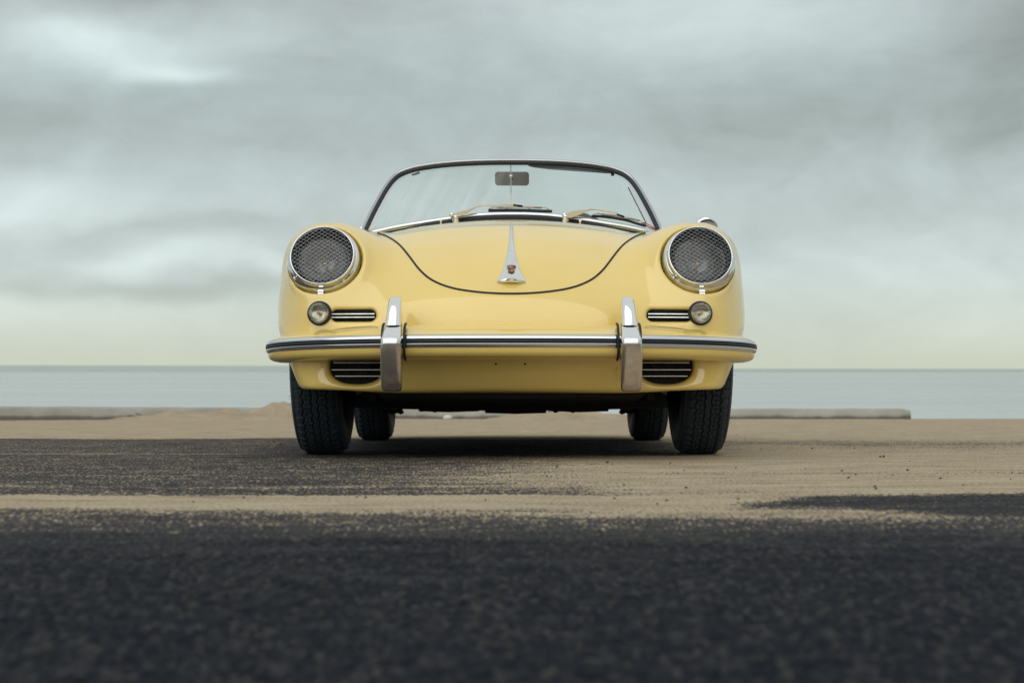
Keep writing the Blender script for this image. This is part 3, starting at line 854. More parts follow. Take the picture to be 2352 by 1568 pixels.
# ------------------------------------------------------------------ bonnet lid, rubber gap, handle
def crop1(x, y): return ((980+x/1.96)/1.63265, (780+y/1.96)/1.63265)
seam = np.array([crop1(*p) for p in [(852, 186), (900, 199), (945, 222), (985, 247), (1025, 281), (1060, 320), (1110, 385), (1160, 450), (1230, 515), (1310, 558), (1400, 588), (1500, 607), (1620, 621), (1750, 629), (1858, 630)]])
seam = catmull(seam, 6)
seam3 = cast(seam)
seam3 = np.vstack([seam3[:-1], (seam3[:-1]*np.array((-1, 1, 1)))[::-1]]) if abs(seam3[-1, 0]) > 1e-3 else np.vstack([seam3, (seam3[:-1]*np.array((-1, 1, 1)))[::-1]])
# even out, then close across the cowl
def resample(P, n, closed=False):
    Q = np.vstack([P, P[:1]]) if closed else P
    L = np.concatenate([[0], np.cumsum(np.linalg.norm(np.diff(Q, axis=0), axis=1))])
    t = np.linspace(0, L[-1], n, endpoint=not closed); return np.stack([np.interp(t, L, Q[:, k]) for k in range(3)], 1)
front = resample(seam3, 150)
for _ in range(6): front[1:-1] = 0.25*front[:-2]+0.5*front[1:-1]+0.25*front[2:]
xa = front[-1, 0]
tt = np.linspace(0, 1, 50)[1:-1]
back = np.stack([xa+(front[0, 0]-xa)*tt, front[-1, 1]+(5.96-front[-1, 1])*np.sin(np.pi*tt)**0.8, np.full(48, 0.84)], 1)
loop = project(np.vstack([front, back]), 8, False)
def build_hood():
    n = len(loop); c = project(np.array([[0, 5.34, 0.74]]), 8, False)[0]
    ts = np.concatenate([np.linspace(0, 0.97, 30)[1:], [0.992]])
    P = [c]
    for t in ts: P.extend(c+(loop-c)*t)
    P = np.array(P); P = project(P, 8, False); N = normal_at(P, False)
    off = np.full(len(P), 0.0016)
    P2 = P+N*off[:, None]
    b = 1+(len(ts)-1)*n
    rim = P[b:]+unit(loop-P[b:])*0.0008-N[b:]*0.004
    allP = np.vstack([P2, rim]); NN = np.vstack([N, unit(loop-P[b:])])
    f = [(0, 1+k, 1+(k+1) % n) for k in range(n)]
    for i in range(len(ts)):
        a0 = 1+i*n
        for k in range(n): f.append((a0+k, a0+n+k, a0+n+(k+1) % n, a0+(k+1) % n))
    o = mk('hood', allP, f, M['paint'], car, True, NN)
    return o
hood = build_hood()
mk('hood_seal', *tube(front+normal_at(front, False)*0.0003, 0.0036, 6), M['rubber'], car)

def handle_section(cx, cy): return ((1820+cx/6.03)/1.63265, (820+cy/6.03)/1.63265)
def build_handle():
    rows = [(1458, 234, 910, 0.20), (1446, 232, 912, 0.50), (1425, 236, 906, 0.76), (1398, 250, 895, 0.93), (1340, 278, 868, 0.9), (1260, 318, 826, 0.82), (1180, 352, 792, 0.74), (1100, 383, 762, 0.68), (1000, 414, 728, 0.60), (900, 441, 701, 0.54),
            (800, 465, 677, 0.49), (700, 484, 659, 0.45), (600, 500, 645, 0.42), (500, 508, 637, 0.40), (400, 515, 630, 0.38), (280, 521, 622, 0.35), (200, 527, 612, 0.30), (155, 540, 598, 0.22)]
    rings = []
    for i, (cy, l, r, k) in enumerate(rows):
        uc, v = handle_section((l+r)/2, cy)
        c = cast([(U0-1.7, v)])[0]; c[0] = 0.0
        w = (r-l)/6.03/1.63265*c[1]/F/2
        n = normal_at(c[None], False)[0]
        h = 0.034*k; wv = float(np.interp(i, [0, 4, 12, 19], [0.97, 0.93, 0.6, 0.2])); n = unit(n*(1-wv)+np.array((0, -1.0, 0.06))*wv)
        xs = np.array([-1, -0.97, -0.8, -0.45, -0.12, 0, 0.12, 0.45, 0.8, 0.97, 1.0])*w
        prof = np.array([-0.12, 0.22, 0.46, 0.78, 0.98, 1.0, 0.98, 0.78, 0.46, 0.22, -0.12])*h
        rings.append([c+np.array((x, 0, 0))+n*p for x, p in zip(xs, prof)])
    # undercut lower lip
    low = [np.array(p)+np.array((0, 0.012, -0.006*(1-abs(p[0])/0.05))) for p in rings[0]]
    c0 = sum(np.array(p) for p in rings[0])/len(rings[0])
    low = [c0+(q-c0)*0.86+np.array((0, 0.010, 0.001)) for q in low]
    o = mk('hood_handle', *loft(rings), M['chrome'], car)
    return sharp(o, 38), rings
handle, hrings = build_handle()

def build_crest():
    """shield: gold edge, quarters, small inner shield with a dark horse, lettering along the top"""
    ip = lambda k: np.interp
    # plane of the badge: between rows 1100 and 1290 on the ridge
    a = np.array(hrings[7][5]); b = np.array(hrings[4][5]); up = unit(a-b); X = np.array((1.0, 0, 0)); nrm = np.cross(X, up); nrm = unit(nrm)
    if nrm[1] > 0: nrm = -nrm
    u0, v0 = handle_section(568, 1190); c = at(U0-1.9, v0, (a[1]+b[1])/2)
    c = (a+b)/2+up*0.0045+nrm*0.0058
    s = (1310-1062)/6.03/1.63265*c[1]/F/2     # half height
    mb = MB()
    def pt(x, y, lift=0): return tuple(c+X*x*s+up*y*s+nrm*lift)
    sh = [(-0.84, 0.88), (-0.45, 0.98), (0, 1.02), (0.45, 0.98), (0.84, 0.88), (0.86, 0.3), (0.80, -0.1), (0.62, -0.5), (0.35, -0.82), (0, -1.05), (-0.35, -0.82), (-0.62, -0.5), (-0.80, -0.1), (-0.86, 0.3)]
    def plate(poly, lift, mi, th=0.0007):
        n = len(poly); vs = [pt(x, y, lift-th) for x, y in poly]+[pt(x, y, lift) for x, y in poly]
        mb.add((vs, [tuple(range(n, 2*n))]+[(i, (i+1) % n, n+(i+1) % n, n+i) for i in range(n)]), mi)
    plate(sh, 0.0012, 0, 0.004)
    sh2 = [(x*0.93, y*0.93) for x, y in sh]
    def clipx(poly, f):       # keep the half plane f >= 0
        out = []
        for i in range(len(poly)):
            p, q = poly[i], poly[(i+1) % len(poly)]; fp, fq = f(p), f(q)
            if fp >= 0: out.append(p)
            if fp*fq < 0:
                t = fp/(fp-fq); out.append((p[0]+(q[0]-p[0])*t, p[1]+(q[1]-p[1])*t))
        return out
    def region(x0, x1, y0, y1):
        r = sh2
        for f in (lambda p: p[0]-x0, lambda p: x1-p[0], lambda p: p[1]-y0, lambda p: y1-p[1]): r = clipx(r, f)
        return r
    for (x0, x1, y0, y1, m1) in [(0.03, 0.9, 0.52, 0.66, 2), (0.03, 0.9, 0.28, 0.52, 1), (0.03, 0.9, 0.10, 0.28, 2), (0.03, 0.9, -0.13, 0.10, 1),
                                 (-0.9, -0.03, -0.30, -0.13, 2), (-0.9, -0.03, -0.50, -0.30, 1), (-0.9, -0.03, -0.70, -0.50, 2), (-0.9, -0.03, -1.0, -0.70, 1)]:
        r = region(x0, x1, y0, y1)
        if len(r) > 2: plate(r, 0.0016, m1)
    for (x0, y0, k) in [(-0.70, 0.52, 1), (-0.68, 0.30, 1), (-0.66, 0.06, 0.9), (0.10, -0.26, 0.9), (0.10, -0.46, 0.8), (0.10, -0.66, 0.6)]:   # curved dark antlers
        top = [(x0+0.52*k*t, y0+0.05*math.sin(math.pi*t)-0.08*t+0.05) for t in (0, 0.33, 0.66, 1)]; bot = [(x, y-0.075) for x, y in top[::-1]]
        plate(top+bot, 0.0016, 2)
    ins = [(-0.30, 0.22), (0, 0.30), (0.30, 0.22), (0.28, -0.05), (0, -0.30), (-0.28, -0.05)]
    plate(ins, 0.0021, 0)
    horse = [(-0.14, -0.16), (-0.05, -0.02), (-0.12, 0.06), (-0.06, 0.16), (0.02, 0.10), (0.06, 0.2), (0.10, 0.06), (0.16, -0.02), (0.10, -0.06), (0.12, -0.18), (0.04, -0.08), (-0.04, -0.16)]
    plate(horse, 0.0025, 2)
    # lettering
    cu = bpy.data.curves.new('t', 'FONT'); cu.body = 'PORSCHE'; cu.align_x = 'CENTER'; cu.size = 0.30
    to = bpy.data.objects.new('t', cu); me = bpy.data.meshes.new_from_object(to)
    vs = [pt(v.co.x, v.co.y+0.70-0.10*v.co.x**2, 0.0018) for v in me.vertices]; mb.add((vs, [tuple(p.vertices) for p in me.polygons]), 2)
    bpy.data.objects.remove(to); bpy.data.curves.remove(cu); bpy.data.meshes.remove(me)
    o = mb.build('crest', [M['gold'], M['crest_red'], M['crest_black']], handle, smooth=False)
    o['label'] = 'gold and dark red shield crest'
build_crest()

# ------------------------------------------------------------------ bumper
def bplan(t):
    """outline of the bumper in plan, t from -1 to 1"""
    a = t*math.pi/2
    return np.array((0.762*math.sin(a), 4.782+0.46*(1-math.cos(a))**1.18))
TB = np.concatenate([np.linspace(-1, -0.5, 40)[:-1], np.linspace(-0.5, 0.5, 40)[:-1], np.linspace(0.5, 1, 40)])
def sweep_bumper(sec, name, m, parent=car, t0=-1.0, t1=1.0, endround=True, zc=0.348):
    rings = []
    ts = [t for t in TB if t0 <= t <= t1]
    for t in ts:
        p = bplan(t); d = bplan(min(t+0.01, 1.02))-bplan(max(t-0.01, -1.02)); d /= np.linalg.norm(d); nrm = np.array((d[1], -d[0]))    # outward (to the front)
        k = 1.0
        if endround:
            e = 1-abs(t)
            if e < 0.16: k = math.sqrt(max(0.06, 1-((0.16-e)/0.16)**2))
        droop = -0.009*abs(t)**3
        rings.append([(p[0]-nrm[0]*dy*(0.35+0.65*k), p[1]-nrm[1]*dy*(0.35+0.65*k), zc+(z-zc)*(0.45+0.55*k)+droop) for dy, z in sec])
    return sharp(mk(name, *loft(rings), m, parent), 45)
bsec = [(0.27, 0.2985), (0.08, 0.2985), (0.035, 0.3005), (0.016, 0.3045), (0.006, 0.3105), (0.001, 0.319), (0.0, 0.330), (0.0, 0.362), (0.002, 0.3675), (0.008, 0.3715), (0.022, 0.3775), (0.045, 0.3865), (0.08, 0.396), (0.12, 0.4025), (0.165, 0.4055), (0.27, 0.4065)]
bumper = sweep_bumper(bsec, 'front_bumper', M['paint'])
def half_round(z0, z1, d0, d1, n=7):
    """rib standing proud of the bumper face"""
    out = [(d0, z0)]
    for k in range(n+1):
        a = math.pi*k/n; out.append((d0-(d1)*math.sin(a)**0.7, z0+(z1-z0)*(1-math.cos(a))/2))
    out.append((d0, z1)); return out
trim = sweep_bumper(half_round(0.3275, 0.3680, 0.002, 0.003), 'bumper_trim', M['rubber'], bumper)
sweep_bumper([(0.004, 0.3562), (-0.0080, 0.3562), (-0.0082, 0.3570), (-0.0060, 0.3620), (-0.0030, 0.3656), (0.0005, 0.3672), (0.004, 0.3672)], 'trim_strip', M['alu'], bumper)
sweep_bumper([(0.004, 0.3288), (0.0010, 0.3288), (-0.0032, 0.3315), (-0.0066, 0.3360), (-0.0083, 0.3412), (-0.0080, 0.3420), (0.004, 0.3420)], 'trim_strip', M['alu'], bumper)
sweep_bumper(half_round(0.3415, 0.3560, 0.000, 0.0085), 'rubber_insert', M['rubber'], bumper)

def build_guard(side):
    rows = [  # z, front y, back y, half width, centre x
        (0.2045, 4.768, 4.815, 0.0225, 0.342), (0.2075, 4.752, 4.825, 0.0262, 0.342), (0.216, 4.738, 4.835, 0.0285, 0.342), (0.235, 4.727, 4.84, 0.0296, 0.342), (0.27, 4.715, 4.845, 0.0300, 0.342), (0.31, 4.705, 4.85, 0.0298, 0.342),
        (0.335, 4.700, 4.86, 0.0292, 0.3415), (0.350, 4.6995, 4.87, 0.0284, 0.341), (0.3555, 4.703, 4.88, 0.0278, 0.341), (0.3585, 4.709, 4.885, 0.0272, 0.341), (0.375, 4.731, 4.895, 0.0254, 0.340), (0.3905, 4.751, 4.90, 0.0236, 0.3395)]
    cap = [(0.3925, 4.7515, 4.90, 0.0232, 0.3394), (0.410, 4.763, 4.905, 0.0212, 0.3385), (0.43, 4.774, 4.91, 0.0202, 0.3378), (0.45, 4.786, 4.915, 0.0192, 0.337), (0.463, 4.797, 4.92, 0.0184, 0.3367), (0.471, 4.807, 4.922, 0.0172, 0.3366), (0.4765, 4.820, 4.925, 0.0150, 0.3366), (0.4800, 4.838, 4.93, 0.010, 0.3366)]
    def make(rows, name, parent):
        rings = []
        for z, yf, yb, w, cx in rows:
            hy = (yb-yf)/2
            rings.append([(side*(cx+px*(1 if side > 0 else -1)*(1-0.10*(py > 0))), yf+hy+py, z+0.0*px) for px, py in rrect(w, hy, min(0.015, w*(0.6 if name == 'bumper_guard' else 0.85)), 6)])
        return sharp(mk(name, *loft(rings), M['guard'], parent), 50)
    g = make(rows, 'bumper_guard', car)
    make(cap, 'guard_horn', g)
    # rubber beading where the guard straddles the bumper
    for dx in (-0.0335, 0.0315):
        x = side*(0.342+dx)
        t = math.asin(min(1, abs(x)/0.762))*2/math.pi
        p = bplan(t)
        path = [(x, p[1]-0.007+d, z) for d, z in [(0.070, 0.402), (0.035, 0.397), (0.013, 0.386), (0.001, 0.375), (-0.008, 0.360), (-0.0085, 0.345), (-0.006, 0.325), (0.004, 0.310), (0.018, 0.3015), (0.05, 0.2965)]]
        path = catmull(path, 4)
        mk('guard_beading', *tube(path, 0.0038, 8, squash=(1.0, 1.25)), M['rubber'], g)
    return g
build_guard(-1); build_guard(1)

# ------------------------------------------------------------------ headlights
def build_headlight(side):
    c = HL_C*np.array((-side, 1, 1)); A = HL_A*np.array((-side, 1, 1))
    S, B, A = frame(A)          # S sideways, B up
    sh = B*0.004
    rim = mk('headlight', *lathe([(0.1090, -0.016), (0.1120, -0.008), (0.1128, 0.001), (0.1122, 0.010), (0.1100, 0.0180), (0.1065, 0.0245), (0.1030, 0.0278), (0.1012, 0.0288), (0.1004, 0.0305), (0.1006, 0.0370), (0.0996, 0.0430), (0.0975, 0.0462), (0.0952, 0.0455), (0.0942, 0.0420), (0.0938, 0.024), (0.0935, 0.005)], c, A, 72), M['chrome'], car)
    mk('rim_gasket', *lathe([(0.1080, -0.02), (0.1140, -0.014), (0.1152, -0.009), (0.1142, -0.005), (0.110, -0.003)], c, A, 56), M['rubber'], rim)
    mk('lens_bezel', *lathe([(0.094, 0.012), (0.0915, 0.0145), (0.0865, 0.0145), (0.0855, 0.008), (0.084, -0.01)], c, A, 56), M['rubber'], rim)
    lens = [(0.0862*math.sin(a), 0.014+0.0195*(math.cos(a)-0.0)) for a in np.linspace(math.pi/2, 0.02, 14)]
    mk('lens', *lathe(lens, c, A, 56), M['lens'], rim)
    refl = [(0.085*t, 0.006-0.060*(1-t*t)) for t in np.linspace(1, 0.0, 16)]
    mk('reflector', *lathe(refl, c, A, 48), M['reflector'], rim)
    bulb = MB().add(tube([c+A*-0.045, c+A*-0.012], 0.006, 10)).add(tube([c-S*0.016+A*-0.012+B*0.004, c+S*0.016+A*-0.012+B*0.004], 0.0022, 8)).add(lathe([(0.001, -0.008), (0.011, -0.010), (0.013, -0.018), (0.008, -0.03)], c, A, 20))
    bulb.build('bulb', M['filament'], rim)
    # stone guard: crossed wires woven over a shallow dome
    mb = MB(); R = 0.0950; pitch = 0.0110; k = 0
    def dome(a, b): return 0.0415+0.009*(1-(a*a+b*b)/R**2)
    for fam, ang in ((0, math.radians(40)), (1, math.radians(-32))):
        d = (math.cos(ang), math.sin(ang)); n = (-d[1], d[0])
        for q in np.arange(-9, 10)*pitch+0.003:
            if abs(q) >= R*0.985: continue
            L = math.sqrt(R*R-q*q)
            ts = np.linspace(-L, L, max(4, int(2*L/0.006)))
            path = []
            for t in ts:
                a = n[0]*q+d[0]*t; b = n[1]*q+d[1]*t
                wv = 0.0006*math.sin(t/pitch*math.pi+fam*math.pi)
                path.append(c+S*a+B*b+A*(dome(a, b)+wv))
            mb.add(tube(path, 0.00042, 5, up=A))
    mb.build('stone_guard', M['frame'], rim)
    # screw, and the clip below the rim
    sa = math.radians(-141)
    sp = c+S*(0.1075*math.cos(sa))+B*0.1075*math.sin(sa)+A*0.0235
    screw = MB().add(lathe([(0.0001, 0.0042), (0.003, 0.004), (0.0052, 0.002), (0.0052, -0.004)], sp, A, 14)).add(box(sp+A*0.0043, (0.0040, 0.0006, 0.0004), (S, B, A)), 1)
    screw.build('rim_screw', [M['chrome'], M['dark']], rim)
    q = c-B*0.1135+A*0.012
    clip = MB()
    clip.add(box(q+A*0.011+B*0.008, (0.0075, 0.008, 0.0016), (S, unit(B+A*-0.55), unit(A+B*0.55)))).add(box(q+A*0.0130-B*0.010, (0.0080, 0.0095, 0.0016), (S, B, A))).add(box(q+A*0.013-B*0.0005, (0.0095, 0.0016, 0.0042), (S, B, A)))
    clip.add(lathe([(0.0001, 0.006), (0.0032, 0.0055), (0.0045, 0.003), (0.0045, 0.0)], q+A*0.0140-B*0.0105, A, 12), 1)
    clip.build('rim_clip', [M['chrome'], M['grey_bar']], rim, smooth=False)
    rim['label'] = 'headlight behind a woven wire stone guard, %s side of the photo' % ('left' if side < 0 else 'right')
    return rim
build_headlight(-1); build_headlight(1)
# ------------------------------------------------------------------ turn signals and grilles
def surf(u, v, cuts=False): return cast([(u, v)], cuts=cuts)[0]
def build_signal(side):
    c = surf(735.0, 719.5); n = normal_at(c[None], False)[0]
    if side > 0: c = c*np.array((-1, 1, 1)); n = n*np.array((-1, 1, 1))
    A = unit(n*0.55+np.array((0, -1, 0.0))*0.45)
    c = c+np.array((-0.0012 if side < 0 else -0.0075, 0, 0))
    base = mk('turn_signal', *lathe([(0.0375, -0.02), (0.0372, 0.004), (0.0360, 0.009), (0.0335, 0.0115), (0.0315, 0.0115), (0.0310, 0.002)], c, A, 40), M['rubber'], car)
    # stepped clear lens with rings
    prof = [(0.0312, 0.004), (0.0312, 0.0165), (0.0306, 0.0190), (0.0292, 0.0200)]
    r = 0.0285; z = 0.0195
    for k in range(6):
        prof += [(r, z+0.0022), (r-0.0012, z+0.0030), (r-0.0026, z+0.0016), (r-0.0032, z-0.0004)]; r -= 0.0040; z += 0.0012
    prof += [(0.0042, 0.0275), (0.0036, 0.0300), (0.0020, 0.0310), (0.0002, 0.0312)]
    mk('signal_lens', *lathe(prof, c, A, 48), M['ind'], base)
    mk('signal_reflector', *lathe([(0.0305, 0.012), (0.026, 0.008), (0.016, 0.0045), (0.006, 0.0035), (0.0002, 0.0035)], c, A, 32), M['alu'], base)
    mk('signal_bulb', *lathe([(0.004, 0.003), (0.0056, 0.008), (0.0058, 0.012), (0.0042, 0.0165), (0.0003, 0.018)], c, A, 16), M['filament'], base)
    base['label'] = 'round clear ribbed turn signal on a black base'
    return base
build_signal(-1); build_signal(1)

def build_slot(side):
    x0, x1 = side*(SLOT_U[0]-0.069), side*(SLOT_U[0]+0.075)
    zc = SLOT_U[1]
    ca = surf(U0+F*abs(SLOT_U[0]-0.06)/5.0, 724); cb = surf(U0+F*(SLOT_U[0]+0.06)/5.0, 724)
    def yat(x): return np.interp(abs(x), [ca[0], cb[0]], [ca[1], cb[1]])
    # dark tray behind the slot
    rings = []
    for x in np.linspace(x0, x1, 8):
        rings.append([(x, yat(x)+0.021, zc-0.024), (x, yat(x)+0.021, zc+0.024), (x, yat(x)+0.06, zc+0.024), (x, yat(x)+0.06, zc-0.024)])
    g = mk('side_grille', *loft(rings), M['dark'], car, smooth=False)
    for dz, tilt in ((0.0045, 0.0), (-0.0050, 0.0)):
        xs = np.linspace(side*(SLOT_U[0]-0.064), side*(SLOT_U[0]+0.070), 10)
        rings = []
        for x in xs:
            y = yat(x)+0.004
            rings.append([(x, y+0.012, zc+dz+0.0018), (x, y+0.001, zc+dz+0.0020), (x, y, zc+dz+0.0012), (x, y, zc+dz-0.0012), (x, y+0.001, zc+dz-0.0020), (x, y+0.012, zc+dz-0.0018)])
        mk('grille_bar', *loft(rings), M['chrome'], g, smooth=False)
    for fx in (-0.040, 0.022):
        x = side*(SLOT_U[0]+fx)
        mk('grille_post', *box((x, yat(x)+0.012, zc), (0.0012, 0.003, 0.0165)), M['under'], g, smooth=False)
    return g
build_slot(-1); build_slot(1)

def build_lower_grille(side):
    cu, cv = SLOT_L[0], SLOT_L[1]
    ca = surf(U0+F*(cu-0.06)/5.03, 850); cb = surf(U0+F*(cu+0.06)/5.03, 850)
    def yat(x): return np.interp(abs(x), [ca[0], cb[0]], [ca[1], cb[1]])
    rings = []
    for x in np.linspace(side*(cu-0.082), side*(cu+0.082), 8):
        rings.append([(x, yat(x)+0.045, cv-0.062), (x, yat(x)+0.045, cv+0.062), (x, yat(x)+0.075, cv+0.062), (x, yat(x)+0.075, cv-0.062)])
    g = mk('lower_grille', *loft(rings), M['dark'], car, smooth=False)
    for v, ul, ur in ((833, 768, 884), (849, 764, 884), (863.5, 772, 884)):
        z = HC+(V0-v)*5.02/F; xa = (U0-ul)*5.04/F; xb = (U0-ur)*5.04/F
        rings = []
        for x in np.linspace(side*xb, side*xa, 10):
            y = yat(x)+0.004+0.03*(0.25-z)
            rings.append([(x, y+0.010, z+0.0024), (x, y+0.001, z+0.0017), (x, y, z+0.0004), (x, y, z-0.0010), (x, y+0.001, z-0.0016), (x, y+0.010, z-0.001)])
        mk('grille_bar', *loft(rings), M['grey_bar'], g, smooth=False)
    # horn behind the bars, and two thin posts
    x = side*(cu-0.012); hc = np.array((x, yat(x)+0.040, cv+0.002))
    mk('horn', *lathe([(0.002, -0.004), (0.012, -0.006), (0.030, -0.002), (0.034, 0.003), (0.030, 0.004), (0.012, -0.001), (0.002, 0.001)], hc, (0, -1, 0), 24), M['under'], g)
    for fx in (0.025, -0.006):
        x = side*(cu+fx); mk('grille_post', *tube([(x, yat(x)+0.016, cv-0.048), (x-side*0.004, yat(x)+0.014, cv), (x, yat(x)+0.016, cv+0.048)], 0.0014, 6), M['under'], g)
    return g
build_lower_grille(-1); build_lower_grille(1)
for u in (1139, 1206):
    c = surf(u, 835.5); n = normal_at(c[None], False)[0]
    mk('mounting_hole', *lathe([(0.0001, 0.0006), (0.0032, 0.0006), (0.0036, -0.004)], c, n, 14), M['dark'], car)
# tow bracket edge beside the right guard
c = surf(1420, 856); mk('tow_bracket', *tube([c+np.array((0.0, -0.004, 0.022)), c+np.array((-0.004, -0.012, 0.010)), c+np.array((-0.004, -0.012, -0.012)), c+np.array((0.003, -0.004, -0.022))], 0.0022, 8), M['paint'], car)

# ------------------------------------------------------------------ windscreen
def ws_point(u, v, off=0.0):
    """point of the screen surface: raked back and wrapped round"""
    Y = 6.3
    for _ in range(30):
        x = (u-U0)*Y/F; z = HC+(V0-v)*Y/F; Y = 6.10+1.30*(z-0.86)+0.42*x*x+off
    return np.array(((u-U0)*Y/F, Y, HC+(V0-v)*Y/F))
def crop3(x, y): return ((1300+x/1.8092)/1.63265, (560+y/1.8092)/1.63265)
half_top = [crop3(*p) for p in [(126, 566), (140, 530), (162, 480), (186, 430), (212, 380), (238, 332), (263, 288), (288, 250), (312, 219), (345, 188), (385, 166), (430, 150), (480, 137), (600, 118), (750, 104), (900, 97), (1010, 94.5), (1115, 94)]]
def mirrored(h, c=1177.0):
    h = [(u-1174.5*0-0.0, v) for u, v in h]
    return h+[(2*c-u, v) for u, v in h[::-1][1:]]
def symm(h):
    """mirror a left-half outline about the centre of the screen"""
    h = [tuple(p) for p in h]; c = h[-1][0]
    return h+[(2*c-u, v) for u, v in h[::-1][1:]]
cu = half_top[-1][0]
half_top = [(u+(1176.0-cu)*((u-half_top[0][0])/(cu-half_top[0][0])), v) for u, v in half_top]
top_uv = catmull(np.array(symm(half_top)), 4)
hb = [crop3(*p) for p in [(205, 570), (280, 560), (350, 549), (430, 535), (500, 522), (630, 500), (740, 483), (820, 473), (900, 465), (1010, 460.5), (1115, 459.5)]]
hb = [(u+(1176.0-hb[-1][0])*((u-hb[0][0])/(hb[-1][0]-hb[0][0])), v) for u, v in hb]
bot_uv = catmull(np.array(symm(hb)), 4)
hc_ = [crop3(*p) for p in [(142, 566), (200, 553), (260, 540), (330, 525), (400, 512), (500, 496), (620, 477), (740, 460), (820, 450), (900, 443), (1010, 438), (1115, 437)]]
hc_ = [(u+(1176.0-hc_[-1][0])*((u-hc_[0][0])/(hc_[-1][0]-hc_[0][0])), v) for u, v in hc_]
chr_uv = catmull(np.array(symm(hc_)), 4)
top3 = np.array([ws_point(u, v) for u, v in top_uv]); bot3 = np.array([ws_point(u, v) for u, v in bot_uv]); chr3 = np.array([ws_point(u, v) for u, v in chr_uv])
def inset(P, d):
    """shift an outline outwards within the screen surface"""
    T = np.gradient(P, axis=0); T = unit(T); n = np.stack([-T[:, 2], T[:, 1]*0, T[:, 0]], 1); return P+unit(n)*d
gl_top = np.array([ws_point(u, v, 0.004) for u, v in top_uv])
gl_bot = np.array([ws_point(u, v+3, 0.004) for u, v in chr_uv])
def build_glass():
    n = 80; m = 14
    a = resample(gl_top, n); b = resample(gl_bot, n)
    V = []
    for i in range(m+1):
        t = i/m
        R = a*(1-t)+b*t
        R[:, 1] = 6.10+1.30*(R[:, 2]-0.86)+0.42*R[:, 0]**2+0.004
        V.append(R)
    V = np.array(V); back = V+np.array((0, 0.0045, 0.0035))
    P = np.vstack([V.reshape(-1, 3)])
    f = [(i*n+j, i*n+j+1, (i+1)*n+j+1, (i+1)*n+j) for i in range(m) for j in range(n-1)]
    f = [q[::-1] for q in f]
    return mk('windscreen', P, f, M['glass'], car)
glass = build_glass()
frame_o = mk('screen_frame', *tube(inset(top3, 0.0115), 0.0066, 12), M['frame'], car)
mk('screen_gasket', *tube(top3+np.array((0, -0.004, 0)), 0.0080, 10), M['rubber'], frame_o)
wid = np.interp(np.linspace(0, 1, len(bot3)), [0, 0.05, 0.16, 0.3, 0.5, 0.7, 0.84, 0.95, 1], [0.0012, 0.0045, 0.0075, 0.0085, 0.0090, 0.0085, 0.0075, 0.0045, 0.0012])
mk('cowl_gasket', *tube(bot3+np.array((0, -0.004, -0.002)), wid, 10), M['rubber'], frame_o)
widc = np.interp(np.linspace(0, 1, len(chr3)), [0, 0.06, 0.2, 0.5, 0.8, 0.94, 1], [0.007, 0.0100, 0.0105, 0.0112, 0.0105, 0.0100, 0.007])
mk('screen_sill', *tube(chr3+np.array((0, -0.001, -0.003)), widc, 12), M['alu'], frame_o)
bead = bot3+np.array((0, -0.010, -0.0105)); mk('cowl_bead', *tube(bead[6:-6], 0.0022, 6), M['alu'], frame_o)
# corner posts: the outer skin of the frame, split by a seam near the top
for s in (-1, 1):
    pts = []
    for cx, cy, w in ((96, 556, 0.016), (120, 512, 0.013), (158, 440, 0.0115), (200, 362, 0.0105), (245, 284, 0.0100), (290, 222, 0.0095), (330, 182, 0.0085)):
        u, v = crop3(cx+6, cy); u = u+ (1176-crop3(1115, 94)[0])*0
        if s > 0: u = 2*1176-u
        p = ws_point(u, v, 0.014); pts.append((*p, w))
    pts = np.array(pts); mk('corner_post', *tube(catmull(pts[:, :3], 4), np.interp(np.linspace(0, 1, 25), np.linspace(0, 1, 7), pts[:, 3]), 10), M['chrome'], frame_o)

# quarter light frames behind the screen
for s in (-1, 1):
    a = at(1447.5 if s > 0 else 2*1176-1447.5-8, 431, 6.74); b = at(1497 if s > 0 else 2*1176-1497-6, 519, 6.62)
    w0 = 0.004 if s < 0 else 0.005
    rings = []
    for t in np.linspace(0, 1, 8):
        p = a+(b-a)*t; w = w0+(0.010 if s > 0 else 0.004)*t**0.7
        rings.append([p+np.array((-w, 0, 0)), p+np.array((-w, 0.012, 0)), p+np.array((w, 0.012, 0)), p+np.array((w, 0, 0))])
    q = mk('quarter_window', *loft(rings), M['alu'], car, smooth=False)
    mk('window_seal', *tube([a+np.array((-w0-0.003, -0.002, 0.0)), b+np.array((-w0-(0.010 if s > 0 else 0.004)-0.002, -0.002, 0))], 0.0025, 8), M['rubber'], q)

# centre rod and mirror
Ym = 6.44
rod = [ws_point(1173.4, 377, 0.012), ws_point(1173.5, 420, 0.012), ws_point(1173.8, 484, 0.012)]
mir_c = at(1176, 410.2, Ym+0.02)
mb = MB()
hx, hz = (1215.3-1136.7)/2*Ym/F, (425.8-394.4)/2*Ym/F
rings = []
for y, k in ((0.0, 0.90), (0.002, 0.97), (0.006, 1.0), (0.014, 1.0), (0.017, 0.97)):
    rings.append([mir_c+np.array((px*k+0.002*pz/hz*0, y-0.006, pz*k-0.004*px)) for px, pz in rrect(hx, hz, 0.0125, 6)])
mirror = sharp(mk('rear_view_mirror', *loft(rings), M['mirror_back'], car), 60)
mk('mirror_rod', *tube(rod, 0.0021, 8), M['alu'], mirror)
cl = ws_point(1173.5, 405, 0.012)
mk('mirror_clamp', *tube([cl+np.array((-0.006, 0, 0.0)), cl+np.array((0.006, 0, 0.0))], 0.006, 10), M['chrome'], mirror)
mk('mirror_ball', *lathe([(0.0005, -0.02), (0.006, -0.018), (0.0075, -0.012), (0.005, -0.004), (0.0045, 0.006), (0.0005, 0.007)], cl+np.array((0.004, 0.004, -0.009)), (0.3, -1, -0.5), 14), M['under'], mirror)

